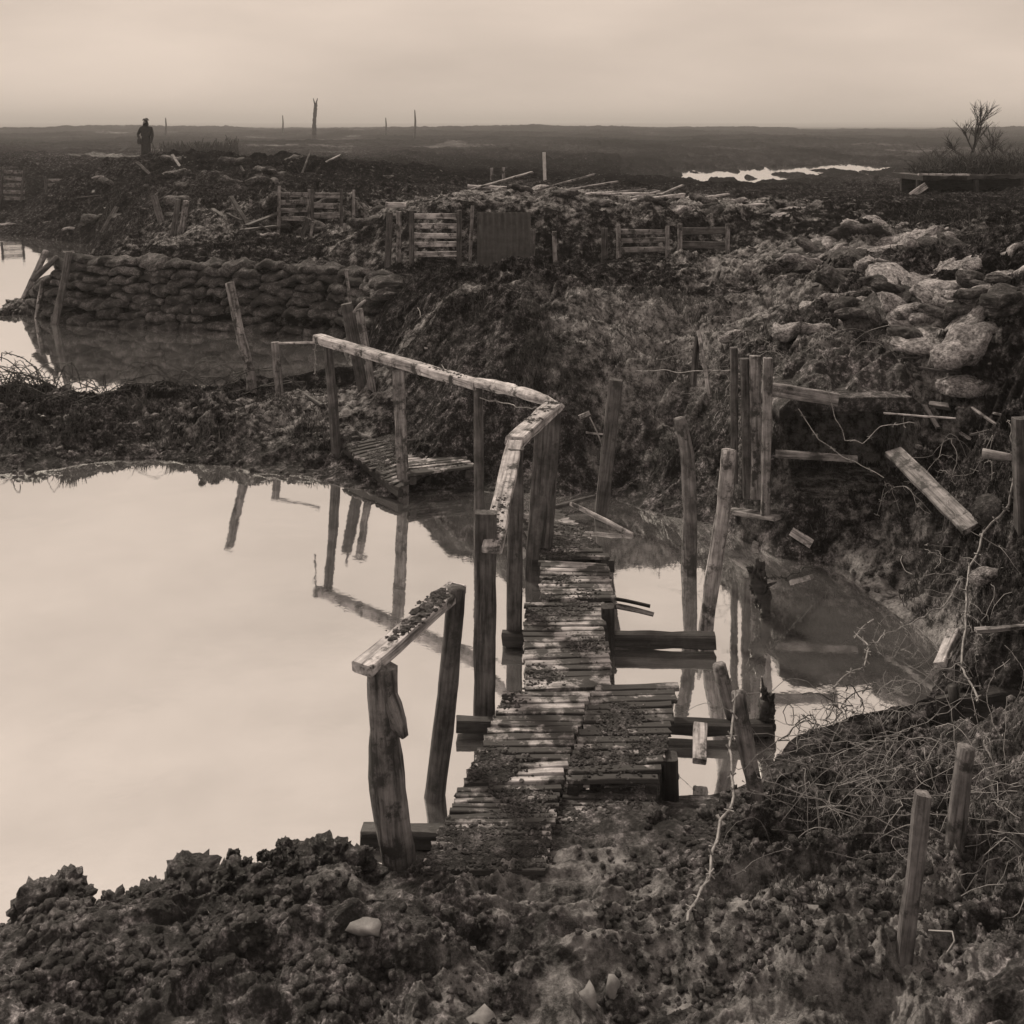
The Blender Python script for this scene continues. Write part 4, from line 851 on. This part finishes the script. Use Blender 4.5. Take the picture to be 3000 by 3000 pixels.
tangle('thin black brush and wire on the left of the mud spit', 'wire_brush', [(0,1120,300,1190),(-100,1140,200,1200),(0,1160,330,1210),(500,1150,700,1180)], 150, 'darkstem', .005, span=.9)
tangle('stems standing in the shallows of the right pool', 'pool_brush', [(2290,2040,2560,2130)], 30, 'darkstem', .003, span=.4)

for i in range(44):
    X = random.uniform(1150, 2980) if i % 3 == 0 else random.uniform(2150, 2980); Y = random.uniform(720, 1320); q_ = place(X, Y, 5.5); th = random.uniform(0, 3.14); L_ = random.uniform(.1, .35); dv = Vector((math.cos(th), math.sin(th)*.5, random.uniform(-.3, .3)))*L_
    tag(beam('splinter', q_+Vector((0, 0, .01)), q_+dv+Vector((0, 0, .02)), random.uniform(.015, .05), .015, random.choice(['postlight', 'post', 'plank']), roll=random.uniform(-.6, .6), ragged=.03), 'splinter of wood lying on the banks behind the bridge and around the dugout', 'splinter', 'splinters on the banks')
# withered grass on the banks
def grass(regs, n, hmin, hmax):
    mb_v = []; mb_f = []; k = 0
    for X0, Y0, X1, Y1, w in regs:
        m_ = int(n*w); X = rng.uniform(X0, X1, m_); Y = rng.uniform(Y0, Y1, m_)
        d_ = np.full(m_, 2.2*F/1.0)/(Y-HZ); 
        lo = np.log(3.0); hi = np.log(60.0); found = np.zeros(m_, bool); dd = np.full(m_, 60.0); 
        for L_ in np.linspace(lo, hi, 110):
            dc = math.exp(L_); xs = (X-1500)/F*dc; zs = CH-(Y-HZ)/F*dc
            todo = ~found
            if not todo.any(): break
            hh = height(xs[todo], np.full(todo.sum(), dc), False); hit = np.zeros(m_, bool); hit[todo] = zs[todo] < hh
            dd[hit] = dc; found |= hit
        dd = dd*np.exp(rng.uniform(-.03, .03, m_))
        xs = (X-1500)/F*dd; zs = height(xs, dd); ok = (zs > .04) & found
        for x, y, z in zip(xs[ok], dd[ok], zs[ok]):
            th = random.uniform(0, 6.28); h_ = random.uniform(hmin, hmax)*(y/8)**.5*(.25+1.9*max(0, mnoise.noise(Vector((x*2.6, y*2.6, 0))))); w_ = .0022*(y/4)**.7; ln = random.uniform(.2, 1.1)*h_
            cx, sx = math.cos(th), math.sin(th); a2 = random.uniform(0, 3.14); wx, wy = math.cos(a2)*w_, math.sin(a2)*w_
            mb_v += [(x-wx, y-wy, z-.01), (x+wx, y+wy, z-.01), (x+cx*ln*.4+wx*.7, y+sx*ln*.4+wy*.7, z+h_*.7), (x+cx*ln*.4-wx*.7, y+sx*ln*.4-wy*.7, z+h_*.7), (x+cx*ln, y+sx*ln, z+h_)]
            mb_f += [(k, k+1, k+2, k+3), (k+3, k+2, k+4)]; k += 5
    return tag(link('grass', mesh('grass', mb_v, mb_f, M['grass'], False), Matrix()), 'short withered grass on the mud banks', 'grass', kind='stuff')
grass([(1150,790,2050,1430,1.0),(2050,900,2700,1600,.6),(2100,2150,3000,2700,.7),(0,1170,1000,1330,.6),(2600,620,3000,760,.3),(300,560,1100,740,.4),(2600,1250,3000,1850,.45)], 15000, .015, .075)

# clods and crumbs
def clodfield(regs, lib):
    mb = MB(); pts = []; sz = []
    for X0, Y0, X1, Y1, n, a, b in regs:
        for _ in range(n):
            X, Y = random.uniform(X0, X1), random.uniform(Y0, Y1); z = .15; d_ = (CH-.18)*F/(Y-HZ)*random.uniform(.97, 1.03); x = (X-1500)/F*d_
            if mnoise.noise(Vector((x*3.1, d_*3.6, 5)))+.35*mnoise.noise(Vector((x*9, d_*9, 2))) < random.uniform(-.35, .3): continue
            pts.append((x, d_)); sz.append(a+(b-a)*random.random()**3)
    pp = np.array(pts); zz = height(pp[:, 0], pp[:, 1]); keep = [i for i in range(len(pp)) if zz[i] > -.02]
    clods(mb, [(pp[i, 0], pp[i, 1], zz[i]+sz[i]*.2) for i in keep], [sz[i] for i in keep], lib, .75); return mb
mb = clodfield([(-100,2520,1200,3060,4200,.002,.026),(1200,2480,2400,3060,3600,.0015,.018),(2000,2350,3050,3060,3800,.002,.024),(2150,2080,3050,2500,2500,.003,.022),(0,1180,1200,1440,2500,.005,.04),(1400,1400,2700,1700,1500,.005,.04)], None)
tag(mb.build('mud_crumbs', 'clod'), 'loose crumbs and clods of mud over the banks', 'mud', kind='stuff')
mb = MB(); ps = []; sz = []
for X, Y, s_ in [(170,2610,.11),(215,2625,.06),(110,2660,.08),(330,2630,.05),(420,2580,.06),(435,2560,.045),(400,2600,.05),(470,2600,.06),(555,2560,.09),(600,2580,.09),(640,2565,.06),(690,2560,.055),(760,2560,.05),(860,2525,.07),(950,2520,.08),(1040,2520,.07),(1090,2530,.05),(900,2540,.07),(1230,2560,.04),(2080,2400,.05),(2150,2360,.05),(2300,2200,.05),(2420,2120,.06),(2460,2100,.05),(1930,2410,.05),(2580,2100,.05)]:
    q_ = P(X, Y+30, .10); z = max(.02, hz(q_.x, q_.y)); ps.append((q_.x, q_.y, z)); sz.append(s_)
    for _ in range(7): ps.append((q_.x+random.gauss(0, s_*.7), q_.y+random.gauss(0, s_*.6), z+random.uniform(-.3, .7)*s_)); sz.append(s_*random.uniform(.2, .5))
clods(mb, ps, sz, CLB, .85)
tag(mb.build('mud_lumps', 'clod'), 'big wet lumps of mud heaped along the near water edge', 'mud', kind='stuff')
for X, Y, s_, lb in [(1722,2890,.05,'pale wedge of stone, left of the two standing in the foreground mud'),(1796,2860,.045,'pale upright stone, right of the two standing in the foreground mud'),(1405,2945,.06,'flat pale stone at the lower edge left of the two standing stones'),(1075,2750,.05,'small pale stone in the mud below the knobbly log post'),(2395,2770,.03,'round white pebble in the light earth at the right foreground')]:
    d_ = (CH-.3)*F/(Y-HZ); q_ = D(X, Y, d_); q_.z = hz(q_.x, q_.y)+s_*.05; v, f = clod_geo(s_*.8, X, 2); v = np.where(np.abs(v) > s_*.95, v*.75, v)*np.array([.7, .6, 1.2]) if 'two standing in' in lb else v*np.array([1.3, .9, .6])
    me = mesh('stone', v, f, M['stone']); tag(link('stone', me, Matrix.Translation(q_)), lb, 'stone')
